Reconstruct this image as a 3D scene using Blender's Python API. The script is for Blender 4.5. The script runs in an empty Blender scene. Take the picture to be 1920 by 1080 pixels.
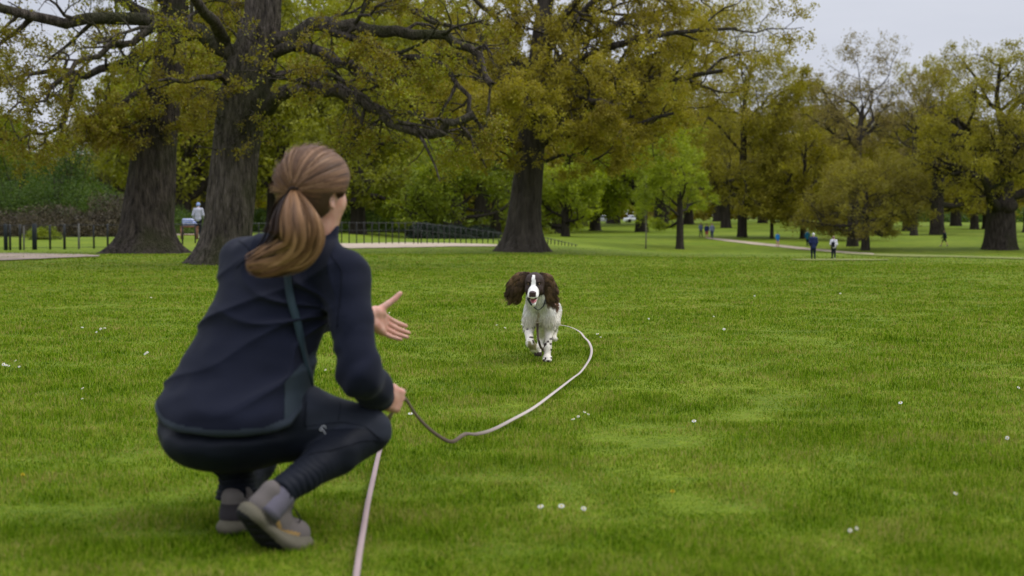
import bpy, math, random
import numpy as np
from mathutils import Vector

# ------------------------------------------------------------------ camera, sky, sun, exposure
S = bpy.context.scene
COL = S.collection
CAM_H = 0.875
F_PX = 2667.0                      # 50 mm lens on a 36 mm sensor, in pixels of a 1920 wide frame
PITCH = math.atan(115.0 / F_PX)
cd = bpy.data.cameras.new("camera")
cam = bpy.data.objects.new("camera", cd)
COL.objects.link(cam)
S.camera = cam
cam.location = (0, 0, CAM_H)
cam.rotation_euler = (math.pi / 2 - PITCH, 0, 0)
cd.lens = 50.0
cd.sensor_width = 36.0
cd.clip_start = 0.1
cd.clip_end = 3000
cd.dof.use_dof = True
cd.dof.focus_distance = 9.1
cd.dof.aperture_fstop = 3.4

SUN_EL, SUN_AZ = math.radians(52), math.radians(82)   # azimuth measured clockwise from +Y
world = bpy.data.worlds.new("World")
S.world = world
world.use_nodes = True
nt = world.node_tree
nt.nodes.clear()
w_out = nt.nodes.new("ShaderNodeOutputWorld")
w_bg = nt.nodes.new("ShaderNodeBackground")
w_sky = nt.nodes.new("ShaderNodeTexSky")
w_sky.sky_type = 'NISHITA'
w_sky.sun_disc = False
w_sky.sun_elevation = SUN_EL
w_sky.sun_rotation = SUN_AZ
w_sky.air_density = 1.0
w_sky.dust_density = 2.0
w_tc = nt.nodes.new("ShaderNodeTexCoord")
w_map = nt.nodes.new("ShaderNodeMapping")
w_map.inputs['Scale'].default_value = (1.0, 1.0, 5.0)
w_noise = nt.nodes.new("ShaderNodeTexNoise")
w_noise.inputs['Scale'].default_value = 2.3
w_noise.inputs['Detail'].default_value = 6
w_noise.inputs['Roughness'].default_value = 0.55
w_ramp = nt.nodes.new("ShaderNodeValToRGB")            # cloud cover, grey below to pale on top
w_ramp.color_ramp.elements[0].position = 0.3
w_ramp.color_ramp.elements[0].color = (5.6, 5.9, 6.8, 1)
w_ramp.color_ramp.elements[1].position = 0.72
w_ramp.color_ramp.elements[1].color = (6.9, 7.1, 7.9, 1)
w_sep = nt.nodes.new("ShaderNodeSeparateXYZ")
w_up = nt.nodes.new("ShaderNodeMapRange")              # an overcast sky is about twice as bright overhead
w_up.inputs['From Min'].default_value = 0.15
w_up.inputs['From Max'].default_value = 1.0
w_up.inputs['To Min'].default_value = 1.0
w_up.inputs['To Max'].default_value = 3.3
w_mul = nt.nodes.new("ShaderNodeVectorMath")
w_mul.operation = 'SCALE'
w_mix = nt.nodes.new("ShaderNodeMix")
w_mix.data_type = 'RGBA'
w_mix.inputs['Factor'].default_value = 0.93
L = nt.links.new
L(w_tc.outputs['Generated'], w_map.inputs['Vector'])
L(w_map.outputs[0], w_noise.inputs['Vector'])
L(w_noise.outputs['Fac'], w_ramp.inputs['Fac'])
L(w_tc.outputs['Generated'], w_sep.inputs[0])
L(w_sep.outputs['Z'], w_up.inputs['Value'])
L(w_ramp.outputs['Color'], w_mul.inputs[0])
L(w_up.outputs[0], w_mul.inputs['Scale'])
L(w_sky.outputs[0], w_mix.inputs[6])
L(w_mul.outputs[0], w_mix.inputs[7])
L(w_mix.outputs[2], w_bg.inputs['Color'])
w_bg.inputs['Strength'].default_value = 0.1
L(w_bg.outputs[0], w_out.inputs[0])

sl = bpy.data.lights.new("sun", 'SUN')
sl.energy = 1.5
sl.angle = math.radians(14)
sl.color = (1.0, 0.95, 0.87)
sun = bpy.data.objects.new("sun", sl)
COL.objects.link(sun)
sd = Vector((math.sin(SUN_AZ) * math.cos(SUN_EL), math.cos(SUN_AZ) * math.cos(SUN_EL), math.sin(SUN_EL)))
sun.rotation_euler = sd.to_track_quat('Z', 'Y').to_euler()

S.view_settings.view_transform = 'Standard'
S.view_settings.look = 'None'
S.view_settings.gamma = 1
S.view_settings.exposure = 0.06
S.cycles.max_bounces = 6
S.cycles.transparent_max_bounces = 4
S.cycles.use_denoising = True

# ------------------------------------------------------------------ helpers
SP, CP = math.sin(PITCH), math.cos(PITCH)

def P(px, py, Y):
    """world point at forward distance Y seen in the direction of photo pixel px,py"""
    dx = (px - 960.0) / F_PX
    dy = (540.0 - py) / F_PX
    vy = CP + dy * SP
    vz = -SP + dy * CP
    t = Y / vy
    return np.array([dx * t, Y, CAM_H + vz * t])

def V(*a):
    return np.array(a, float)

def unit(v):
    v = np.asarray(v, float)
    return v / max(1e-9, np.linalg.norm(v))

def sstep(a, b, x):
    t = np.clip((x - a) / (b - a), 0, 1)
    return t * t * (3 - 2 * t)

def H(x, y):
    """height of the ground"""
    x = np.asarray(x, float)
    y = np.asarray(y, float)
    s = x / np.maximum(y, 5.0)
    wr = sstep(0.0, 0.13, s)
    dip = -1.15 * np.exp(-((y - 93) / 30.0) ** 2) * wr
    rise = 2.1 * sstep(140, 330, y) + 4.0 * sstep(330, 700, y)
    far = sstep(11, 30, y)
    und = far * (0.05 * np.sin(0.21 * y + 0.07 * x + 1.0) + 0.04 * np.sin(0.13 * x - 0.09 * y) + 0.03 * np.sin(0.35 * y - 0.11 * x))
    bank = 0.30 * sstep(56, 68, y) * sstep(-8, -13, x)
    return dip + rise + und + bank

def ground(px, py, near=3.0):
    """where the ray through a photo pixel first meets the ground"""
    Ys = near * np.power(1.004, np.arange(0, 1300))
    dx = (px - 960.0) / F_PX
    dy = (540.0 - py) / F_PX
    t = Ys / (CP + dy * SP)
    X = dx * t
    Z = CAM_H + (-SP + dy * CP) * t
    d = Z - H(X, Ys)
    i = int(np.argmax(d < 0))
    if d[i] >= 0:
        i = len(Ys) - 1
    return V(X[i], Ys[i], float(H(X[i], Ys[i])))

def on_ground(px, Y):
    x = (px - 960.0) / F_PX * Y / CP
    return V(x, Y, float(H(x, Y)))

def tag(o, label=None, cat=None, group=None, kind=None):
    if label: o["label"] = label
    if cat: o["category"] = cat
    if group: o["group"] = group
    if kind: o["kind"] = kind
    return o

def link(o, parent=None):
    COL.objects.link(o)
    if parent is not None:
        o.parent = parent
        if parent.type == 'EMPTY':
            o.matrix_parent_inverse.identity()
    return o

def empty(name, loc=(0, 0, 0), rz=0.0):
    o = bpy.data.objects.new(name, None)
    o.empty_display_size = 0.2
    o.location = [float(c) for c in loc]
    o.rotation_euler = (0, 0, rz)
    COL.objects.link(o)
    return o

def new_mesh(name, verts, faces, mats=None, smooth=True, attrs=None, matidx=None):
    """verts (n,3); faces: one array (m,k) or a list of such arrays"""
    if isinstance(faces, np.ndarray):
        faces = [faces]
    faces = [np.asarray(f, np.int32) for f in faces if len(f)]
    me = bpy.data.meshes.new(name)
    verts = np.ascontiguousarray(verts, np.float32)
    me.vertices.add(len(verts))
    me.vertices.foreach_set("co", verts.ravel())
    loops = np.concatenate([f.ravel() for f in faces]) if faces else np.zeros(0, np.int32)
    tot = np.concatenate([np.full(len(f), f.shape[1], np.int32) for f in faces]) if faces else np.zeros(0, np.int32)
    me.loops.add(len(loops))
    me.loops.foreach_set("vertex_index", loops)
    me.polygons.add(len(tot))
    st = np.zeros(len(tot), np.int32)
    st[1:] = np.cumsum(tot)[:-1]
    me.polygons.foreach_set("loop_start", st)
    if smooth:
        me.polygons.foreach_set("use_smooth", np.ones(len(tot), bool))
    for m in (mats or []):
        me.materials.append(m)
    if matidx is not None:
        me.polygons.foreach_set("material_index", np.asarray(matidx, np.int32))
    if attrs:
        for k, a in attrs.items():
            a = np.asarray(a, np.float32)
            if a.ndim == 1:
                at = me.attributes.new(k, 'FLOAT', 'POINT')
                at.data.foreach_set("value", a)
            else:
                at = me.attributes.new(k, 'FLOAT_COLOR', 'POINT')
                c = np.ones((len(a), 4), np.float32)
                c[:, :3] = a[:, :3]
                at.data.foreach_set("color", c.ravel())
    me.update(calc_edges=True)
    me.validate()
    return me

def obj(name, me, parent=None):
    o = bpy.data.objects.new(name, me)
    return link(o, parent)

class Geo:
    """collects pieces of geometry into one mesh"""
    def __init__(self):
        self.v, self.q, self.t, self.n, self.a = [], [], [], 0, []
    def add(self, v, q=None, t=None, a=None):
        v = np.asarray(v, float).reshape(-1, 3)
        if q is not None and len(q): self.q.append(np.asarray(q, np.int64) + self.n)
        if t is not None and len(t): self.t.append(np.asarray(t, np.int64) + self.n)
        self.v.append(v)
        if a is not None: self.a.append(np.broadcast_to(np.asarray(a, float), (len(v),) + np.shape(a)[-1:] if np.ndim(a) else (len(v),)))
        self.n += len(v)
        return self
    def tube(self, pts, rad, n=8, cap=True, flat=1.0, up=None):
        pts = np.asarray(pts, float)
        rad = np.broadcast_to(np.asarray(rad, float), (len(pts),))
        T = np.gradient(pts, axis=0)
        T /= np.maximum(np.linalg.norm(T, axis=1, keepdims=True), 1e-9)
        ref = V(0, 0, 1) if up is None else np.asarray(up, float)
        if up is None and abs(T[0] @ ref) > 0.9: ref = V(1, 0, 0)
        N = []
        u = ref
        for i in range(len(pts)):
            u = u - T[i] * (u @ T[i]) if up is None else ref - T[i] * (ref @ T[i])
            u = unit(u)
            N.append(u)
        N = np.array(N)
        B = np.cross(T, N)
        an = np.linspace(0, 2 * np.pi, n, endpoint=False)
        ring = pts[:, None] + rad[:, None, None] * (np.cos(an)[None, :, None] * B[:, None] + flat * np.sin(an)[None, :, None] * N[:, None])
        m = len(pts)
        i = np.arange(m - 1)[:, None] * n
        j = np.arange(n)[None]
        j2 = (j + 1) % n
        q = np.stack([i + j, i + j2, i + n + j2, i + n + j], -1).reshape(-1, 4)
        v = ring.reshape(-1, 3)
        if cap:
            v = np.vstack([v, pts[0], pts[-1]])
            t0 = np.stack([np.full(n, m * n), j2[0], j[0]], -1)
            t1 = np.stack([np.full(n, m * n + 1), (m - 1) * n + j[0], (m - 1) * n + j2[0]], -1)
            self.add(v, q, np.vstack([t0, t1]))
        else:
            self.add(v, q)
        return self
    def box(self, c, s, R=None):
        c = np.asarray(c, float); s = np.asarray(s, float) / 2
        k = np.array([[x, y, z] for x in (-1, 1) for y in (-1, 1) for z in (-1, 1)], float) * s
        if R is not None: k = k @ np.asarray(R).T
        q = np.array([[0, 1, 3, 2], [4, 6, 7, 5], [0, 4, 5, 1], [2, 3, 7, 6], [0, 2, 6, 4], [1, 5, 7, 3]])
        return self.add(k + c, q)
    def mesh(self, name, mat, smooth=True, attrs=None):
        f = []
        if self.q: f.append(np.vstack(self.q))
        if self.t: f.append(np.vstack(self.t))
        return new_mesh(name, np.vstack(self.v), f, [mat] if not isinstance(mat, list) else mat, smooth, attrs)
    def build(self, name, mat, parent=None, smooth=True, attrs=None):
        return obj(name, self.mesh(name, mat, smooth, attrs), parent)

# smooth value noise
_rt = np.random.default_rng(7).random((32, 32, 32)).astype(np.float32)
def vnoise(x, y, z):
    x, y, z = np.broadcast_arrays(np.asarray(x, float), np.asarray(y, float), np.asarray(z, float))
    xi, yi, zi = np.floor(x).astype(int), np.floor(y).astype(int), np.floor(z).astype(int)
    fx, fy, fz = x - xi, y - yi, z - zi
    fx, fy, fz = fx * fx * (3 - 2 * fx), fy * fy * (3 - 2 * fy), fz * fz * (3 - 2 * fz)
    g = lambda a, b, c: _rt[(xi + a) & 31, (yi + b) & 31, (zi + c) & 31]
    a0 = g(0, 0, 0) * (1 - fx) + g(1, 0, 0) * fx
    a1 = g(0, 1, 0) * (1 - fx) + g(1, 1, 0) * fx
    b0 = g(0, 0, 1) * (1 - fx) + g(1, 0, 1) * fx
    b1 = g(0, 1, 1) * (1 - fx) + g(1, 1, 1) * fx
    return (a0 * (1 - fy) + a1 * fy) * (1 - fz) + (b0 * (1 - fy) + b1 * fy) * fz - 0.5

# ---- materials
def nodemat(name, rough=0.8, spec=0.3):
    m = bpy.data.materials.new(name)
    m.use_nodes = True
    n = m.node_tree
    b = n.nodes['Principled BSDF']
    b.inputs['Roughness'].default_value = rough
    b.inputs['Specular IOR Level'].default_value = spec
    return m, n, b

def plain(name, col, rough=0.8, spec=0.3, var=0.15, scale=20, bump=0.0, bscale=200, metal=0.0, coord='Object', bdist=0.002):
    m, n, b = nodemat(name, rough, spec)
    b.inputs['Metallic'].default_value = metal
    tc = n.nodes.new('ShaderNodeTexCoord')
    no = n.nodes.new('ShaderNodeTexNoise')
    no.inputs['Scale'].default_value = scale
    no.inputs['Detail'].default_value = 4
    r = n.nodes.new('ShaderNodeValToRGB')
    r.color_ramp.elements[0].position = 0.3
    r.color_ramp.elements[1].position = 0.7
    r.color_ramp.elements[0].color = tuple(c * (1 - var) for c in col) + (1,)
    r.color_ramp.elements[1].color = tuple(c * (1 + var) for c in col) + (1,)
    n.links.new(tc.outputs[coord], no.inputs['Vector'])
    n.links.new(no.outputs['Fac'], r.inputs['Fac'])
    n.links.new(r.outputs['Color'], b.inputs['Base Color'])
    if bump:
        n2 = n.nodes.new('ShaderNodeTexNoise')
        n2.inputs['Scale'].default_value = bscale
        n2.inputs['Detail'].default_value = 3
        bp = n.nodes.new('ShaderNodeBump')
        bp.inputs['Strength'].default_value = bump
        bp.inputs['Distance'].default_value = bdist
        n.links.new(tc.outputs[coord], n2.inputs['Vector'])
        n.links.new(n2.outputs['Fac'], bp.inputs['Height'])
        n.links.new(bp.outputs[0], b.inputs['Normal'])
    return m

def ramp_set(r, stops):
    e = r.color_ramp.elements
    while len(e) < len(stops): e.new(0.5)
    for k, (p, c) in enumerate(stops):
        e[k].position = p
        e[k].color = tuple(c) + (1,)

def leafmat(name, cols, trans=0.35, scale=0.35, rough=0.6):
    """per leaf colour variation plus drift through the crown"""
    m, n, b = nodemat(name, rough, 0.25)
    geo = n.nodes.new('ShaderNodeNewGeometry')
    no = n.nodes.new('ShaderNodeTexNoise')
    no.inputs['Scale'].default_value = scale
    no.inputs['Detail'].default_value = 2
    tc = n.nodes.new('ShaderNodeTexCoord')
    n.links.new(tc.outputs['Object'], no.inputs['Vector'])
    mx = n.nodes.new('ShaderNodeMath'); mx.operation = 'MULTIPLY_ADD'
    n.links.new(geo.outputs['Random Per Island'], mx.inputs[0])
    mx.inputs[1].default_value = 0.5
    ms = n.nodes.new('ShaderNodeMath'); ms.operation = 'MULTIPLY_ADD'
    n.links.new(no.outputs['Fac'], ms.inputs[0])
    ms.inputs[1].default_value = 1.3
    ms.inputs[2].default_value = -0.4
    n.links.new(ms.outputs[0], mx.inputs[2])
    r = n.nodes.new('ShaderNodeValToRGB')
    k = len(cols)
    ramp_set(r, [(0.1 + 0.8 * i / (k - 1), c) for i, c in enumerate(cols)])
    n.links.new(mx.outputs[0], r.inputs['Fac'])
    n.links.new(r.outputs['Color'], b.inputs['Base Color'])
    tr = n.nodes.new('ShaderNodeBsdfTranslucent')
    hs = n.nodes.new('ShaderNodeHueSaturation')
    hs.inputs['Value'].default_value = 1.25
    hs.inputs['Saturation'].default_value = 1.1
    n.links.new(r.outputs['Color'], hs.inputs['Color'])
    n.links.new(hs.outputs[0], tr.inputs['Color'])
    sh = n.nodes.new('ShaderNodeMixShader')
    sh.inputs[0].default_value = trans
    n.links.new(b.outputs[0], sh.inputs[1])
    n.links.new(tr.outputs[0], sh.inputs[2])
    n.links.new(sh.outputs[0], n.nodes['Material Output'].inputs['Surface'])
    return m
# ------------------------------------------------------------------ ground, paths, grass
def grass_ground_mat():
    m, n, b = nodemat('park grass soil', 0.9, 0.1)
    tc = n.nodes.new('ShaderNodeTexCoord')
    def noise(scale, detail, rough=0.55, sc=(1, 1, 1)):
        mp = n.nodes.new('ShaderNodeMapping'); mp.inputs['Scale'].default_value = sc
        no = n.nodes.new('ShaderNodeTexNoise')
        no.inputs['Scale'].default_value = scale
        no.inputs['Detail'].default_value = detail
        no.inputs['Roughness'].default_value = rough
        n.links.new(tc.outputs['Object'], mp.inputs[0]); n.links.new(mp.outputs[0], no.inputs['Vector'])
        return no
    a = noise(0.09, 5, 0.6)
    c = noise(1.1, 7, 0.7)
    d = noise(14, 4, 0.7)
    r1 = n.nodes.new('ShaderNodeValToRGB')
    ramp_set(r1, [(0.30, (0.088, 0.136, 0.006)), (0.5, (0.115, 0.163, 0.009)), (0.72, (0.150, 0.188, 0.016))])
    r2 = n.nodes.new('ShaderNodeValToRGB')
    ramp_set(r2, [(0.28, (0.55, 0.60, 0.55)), (0.5, (1.0, 1.0, 1.0)), (0.75, (1.40, 1.22, 1.25))])
    r3 = n.nodes.new('ShaderNodeValToRGB')
    ramp_set(r3, [(0.3, (0.72, 0.75, 0.7)), (0.7, (1.25, 1.2, 1.2))])
    n.links.new(a.outputs['Fac'], r1.inputs['Fac']); n.links.new(c.outputs['Fac'], r2.inputs['Fac']); n.links.new(d.outputs['Fac'], r3.inputs['Fac'])
    def mul(x, y, f=1.0):
        k = n.nodes.new('ShaderNodeMix'); k.data_type = 'RGBA'; k.blend_type = 'MULTIPLY'
        k.inputs['Factor'].default_value = f
        n.links.new(x, k.inputs[6]); n.links.new(y, k.inputs[7])
        return k.outputs[2]
    o = mul(mul(r1.outputs['Color'], r2.outputs['Color']), r3.outputs['Color'])
    n.links.new(o, b.inputs['Base Color'])
    bp = n.nodes.new('ShaderNodeBump'); bp.inputs['Strength'].default_value = 0.8; bp.inputs['Distance'].default_value = 0.05
    n.links.new(c.outputs['Fac'], bp.inputs['Height']); n.links.new(bp.outputs[0], b.inputs['Normal'])
    return m

def build_ground():
    ys = np.unique(np.concatenate([np.linspace(-25, 3, 12), np.arange(3, 160, 0.8), 160 * np.power(1.02, np.arange(0, 90))]))
    u = np.linspace(-1, 1, 240)
    base = np.sign(u) * np.abs(u) ** 1.5
    X = base[None, :] * (25 + np.maximum(ys, 0)[:, None] * 0.75)
    Yg = np.broadcast_to(ys[:, None], X.shape)
    Z = H(X, Yg)
    v = np.stack([X, Yg, Z], -1).reshape(-1, 3)
    a, c = X.shape
    i = (np.arange(a - 1)[:, None] * c + np.arange(c - 1)[None]).ravel()
    q = np.stack([i, i + 1, i + c + 1, i + c], -1)
    o = obj('ground', new_mesh('ground', v, q, [grass_ground_mat()]))
    tag(o, kind='structure')

def build_paths():
    tan = plain('tan gravel', (0.36, 0.29, 0.22), 0.95, 0.1, 0.25, 1.5)
    brown = plain('brown trodden gravel', (0.24, 0.19, 0.15), 0.95, 0.1, 0.25, 1.5)
    dry = plain('worn dry turf', (0.155, 0.172, 0.045), 0.95, 0.1, 0.2, 0.8)
    def strip(name, rows, mat, n=70, wob=0.25):
        rows = np.array(rows, float)
        px = np.linspace(rows[0, 0], rows[-1, 0], n)
        y0 = np.interp(px, rows[:, 0], rows[:, 1]); y1 = np.interp(px, rows[:, 0], rows[:, 2])
        vs = []
        for k in range(n):
            A = ground(px[k], y0[k]); B = ground(px[k], y1[k])
            A[:2] += wob * vnoise(k * 0.35, 3.1, 0.5); B[:2] += wob * vnoise(k * 0.3, 9.1, 0.5)
            for t in np.linspace(0, 1, 14):
                p = A * (1 - t) + B * t
                p[2] = float(H(p[0], p[1])) + 0.025
                vs.append(p)
        i = (np.arange(n - 1)[:, None] * 14 + np.arange(13)[None]).ravel()
        q = np.stack([i, i + 14, i + 15, i + 1], -1)
        o = obj(name, new_mesh(name, np.array(vs), q, [mat]))
        tag(o, kind='structure')
    strip('gravel_path', [(430, 459.5, 470), (560, 458, 468.5), (645, 457, 467), (760, 455.5, 465), (850, 456.5, 463), (930, 459, 463), (1000, 460.5, 463)], tan)
    strip('side_path', [(-60, 476, 492), (30, 475.5, 489), (90, 476.5, 486), (150, 478, 483.5), (185, 480, 482)], brown, 40, 0.15)
    strip('far_path', [(240, 436, 442), (330, 435, 441.5), (420, 434, 440)], tan, 20)
    strip('winding_path', [(1325, 446, 448), (1345, 447.5, 450.5), (1400, 453, 457.5), (1450, 458.5, 463), (1520, 466, 470), (1570, 471, 474), (1640, 476, 478)], tan, 60)
    strip('worn_track', [(1485, 487, 488.5), (1510, 486, 489.5), (1600, 486.5, 489.5), (1665, 487.5, 489)], dry, 40)
    strip('dry_turf_patch', [(1580, 475, 477), (1680, 477, 482), (1780, 480, 483), (1920, 484, 487)], dry, 40)

def build_grass(N=1150000):
    rng = np.random.default_rng(11)
    # radius density falls off with distance
    r0, r1 = 2.9, 62.0
    u = rng.random(N)
    r = r0 * np.power(r1 / r0, u ** 0.97)
    ang = rng.uniform(-0.40, 0.40, N); side_ = rng.random(N) < 0.14; ang = np.where(side_, np.sign(ang) * rng.uniform(0.40, 0.85, N), ang)
    x = r * np.sin(ang); y = r * np.cos(ang)
    keep = (y > 2.6) & (rng.random(N) < 1 - sstep(24, 62, r))
    x, y, r = x[keep], y[keep], r[keep]
    N = len(x)
    z = H(x, y)
    clump = 0.8 * vnoise(x * 1.7, y * 1.7, 0.3) + 0.9 * vnoise(x * 5.5, y * 5.5, 4.3) + 0.25 * vnoise(x * 0.5, y * 0.5, 2.3)
    hgt = (0.019 + 0.018 * rng.random(N)) * (1 + 1.25 * clump)
    hgt = np.clip(hgt, 0.009, 0.062)
    w = np.maximum(0.0022, 0.00043 * r) * rng.uniform(0.7, 1.3, N) * np.where(side_, 1.9, 1.0)[keep]
    th = rng.uniform(0, 2 * np.pi, N)
    lean = rng.uniform(0.1, 1.15, N)
    d = np.stack([np.cos(th), np.sin(th), np.zeros(N)], -1)
    th2 = th + np.pi / 2 + rng.uniform(-0.6, 0.6, N)
    s = np.stack([np.cos(th2), np.sin(th2), np.zeros(N)], -1) * w[:, None] / 2
    b = np.stack([x, y, z - 0.004], -1)
    up = V(0, 0, 1)
    mid = b + up * (hgt * 0.6)[:, None] + d * (hgt * lean * 0.35)[:, None]
    tip = b + up * (hgt * (1.0 - 0.35 * lean))[:, None] + d * (hgt * lean)[:, None]
    v = np.stack([b - s, b + s, mid + s * 0.8, mid - s * 0.8, tip], 1).reshape(-1, 3)
    i = np.arange(N) * 5
    q = np.stack([i, i + 1, i + 2, i + 3], -1)
    t = np.stack([i + 3, i + 2, i + 4], -1)
    m, n, bs = nodemat('grass blades', 0.9, 0.0)
    tc = n.nodes.new('ShaderNodeTexCoord')
    geo = n.nodes.new('ShaderNodeNewGeometry')
    na = n.nodes.new('ShaderNodeTexNoise'); na.inputs['Scale'].default_value = 0.55; na.inputs['Detail'].default_value = 5; na.inputs['Roughness'].default_value = 0.65
    nb = n.nodes.new('ShaderNodeTexNoise'); nb.inputs['Scale'].default_value = 3.2; nb.inputs['Detail'].default_value = 3
    n.links.new(tc.outputs['Object'], na.inputs['Vector']); n.links.new(tc.outputs['Object'], nb.inputs['Vector'])
    r = n.nodes.new('ShaderNodeValToRGB')
    ramp_set(r, [(0.2, (0.030, 0.068, 0.002)), (0.42, (0.098, 0.184, 0.005)), (0.6, (0.146, 0.234, 0.010)), (0.8, (0.225, 0.262, 0.026)), (0.95, (0.30, 0.25, 0.08))])
    m1 = n.nodes.new('ShaderNodeMath'); m1.operation = 'MULTIPLY_ADD'; m1.inputs[1].default_value = 0.68
    n.links.new(geo.outputs['Random Per Island'], m1.inputs[0])
    m2 = n.nodes.new('ShaderNodeMath'); m2.operation = 'MULTIPLY_ADD'; m2.inputs[1].default_value = 0.55; m2.inputs[2].default_value = -0.445
    n.links.new(na.outputs['Fac'], m2.inputs[0])
    m3 = n.nodes.new('ShaderNodeMath'); m3.operation = 'MULTIPLY_ADD'; m3.inputs[1].default_value = 0.85
    n.links.new(nb.outputs['Fac'], m3.inputs[0]); n.links.new(m2.outputs[0], m3.inputs[2])
    n.links.new(m3.outputs[0], m1.inputs[2])
    n.links.new(m1.outputs[0], r.inputs['Fac'])
    n.links.new(r.outputs['Color'], bs.inputs['Base Color'])
    tr = n.nodes.new('ShaderNodeBsdfTranslucent')
    n.links.new(r.outputs['Color'], tr.inputs['Color'])
    sh = n.nodes.new('ShaderNodeMixShader'); sh.inputs[0].default_value = 0.3
    n.links.new(bs.outputs[0], sh.inputs[1]); n.links.new(tr.outputs[0], sh.inputs[2])
    n.links.new(sh.outputs[0], n.nodes['Material Output'].inputs['Surface'])
    o = obj('grass', new_mesh('grass', v, [q, t], [m], smooth=False))
    tag(o, 'short mown green grass blades covering the park lawn', 'grass', kind='stuff')

def build_flowers():
    white = plain('daisy petal white', (0.66, 0.66, 0.63), 0.7, 0.2, 0.05)
    yel = plain('dandelion yellow', (0.52, 0.40, 0.02), 0.7, 0.2, 0.1)
    rng = np.random.default_rng(5)
    g = Geo()
    n = 11
    for k in range(n):
        a = 2 * np.pi * k / n
        d = V(math.cos(a), math.sin(a), 0); s = V(-d[1], d[0], 0)
        g.add([d * 0.003 + V(0, 0, .031), d * 0.008 + s * 0.0028 + V(0, 0, .033), d * 0.0115 + V(0, 0, .031), d * 0.008 - s * 0.0028 + V(0, 0, .033)], q=[[0, 1, 2, 3]])
    st_ = Geo().tube([V(0, 0, 0), V(0.001, 0, 0.0305)], [0.0009, 0.0009], 5).mesh('stem', plain('flower stem green', (.10, .16, .03), .7, .2, .1))
    daisy = g.mesh('daisy', white, False)
    c = Geo()
    c.tube([V(0, 0, .0305), V(0, 0, .0335), V(0, 0, .0350)], [0.0035, 0.0038, 0.002], 8)
    centre = c.mesh('flower_centre', yel)
    spots = []
    clusters = [((28, 687), 13, 26, 5), ((290, 665), 3, 12, 4), ((70, 660), 4, 40, 10), ((135, 693), 2, 20, 4), ((480, 0), 0, 0, 0), ((1090, 795), 6, 10, 8),
                ((758, 785), 3, 8, 2), ((1035, 966), 6, 30, 9), ((1090, 968), 1, 2, 2), ((1305, 802), 1, 2, 2), ((1885, 826), 1, 2, 2), ((1905, 734), 1, 2, 2),
                ((1850, 778), 1, 2, 2), ((1790, 936), 2, 6, 4), ((1595, 1000), 2, 4, 4), ((1720, 968), 3, 14, 8), ((1880, 1032), 1, 2, 2),
                ((612, 697), 5, 18, 5), ((750, 605), 4, 30, 20), ((950, 615), 5, 16, 5), ((170, 616), 4, 30, 4), ((322, 590), 1, 2, 2), ((140, 742), 3, 30, 8),
                ((1240, 604), 6, 60, 12), ((1130, 638), 3, 20, 10), ((1500, 560), 4, 120, 12), ((1700, 590), 3, 120, 15), ((300, 560), 3, 150, 12), ((1330, 680), 1, 100, 20),
                ((1188, 765), 1, 2, 2), ((1680, 762), 3, 10, 2)]
    for (c0, k, sx, sy) in clusters:
        for _ in range(k):
            spots.append((c0[0] + rng.normal() * sx, c0[1] + rng.normal() * sy))
    first = None
    for (px, py) in spots:
        if py < 520 or rng.random() < .5: continue
        p = ground(px, py + 6)
        e = bpy.data.objects.new('daisy', daisy); link(e)
        f = bpy.data.objects.new('flower_centre', centre); link(f, e); link(bpy.data.objects.new('stem', st_), e)
        s = rng.uniform(0.45, 0.85) * (1.0 + 0.03 * p[1])
        e.location = (p[0], p[1], p[2]); e.rotation_euler = (rng.uniform(-.3, .3) + 0.6, rng.uniform(-.4, .4), 0)
        e.scale = (s, s, 1.3)
        tag(e, 'tiny white daisy in the short grass', 'daisy', 'daisies scattered over the lawn')
    # dandelions
    d = Geo()
    for k in range(40):
        a = rng.uniform(0, 6.28); el = rng.uniform(0.1, 1.4)
        q = V(math.cos(a) * math.cos(el), math.sin(a) * math.cos(el), math.sin(el) * 0.6) * 0.014
        s = V(-math.sin(a), math.cos(a), 0) * 0.0022
        z = V(0, 0, .034)
        d.add([z - s * .5, z + s * .5, q + z + s, q + z - s], q=[[0, 1, 2, 3]])
    d.tube([V(0, 0, 0), V(0, 0, .034)], [0.0012, 0.0012], 5)
    dm = d.mesh('dandelion', yel, False)
    for k, (px, py, lab) in enumerate([(1260, 932, 'yellow dandelion in the grass right of a cluster of daisies'), (38, 900, 'yellow dandelion in the grass at the lower left')]):
        p = ground(px, py + 6)
        e = bpy.data.objects.new('dandelion', dm); link(e)
        e.location = p; e.rotation_euler = (0.4, 0, k); e.scale = (.6, .6, .9)
        tag(e, lab, 'dandelion', 'dandelions in the lawn')
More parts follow.
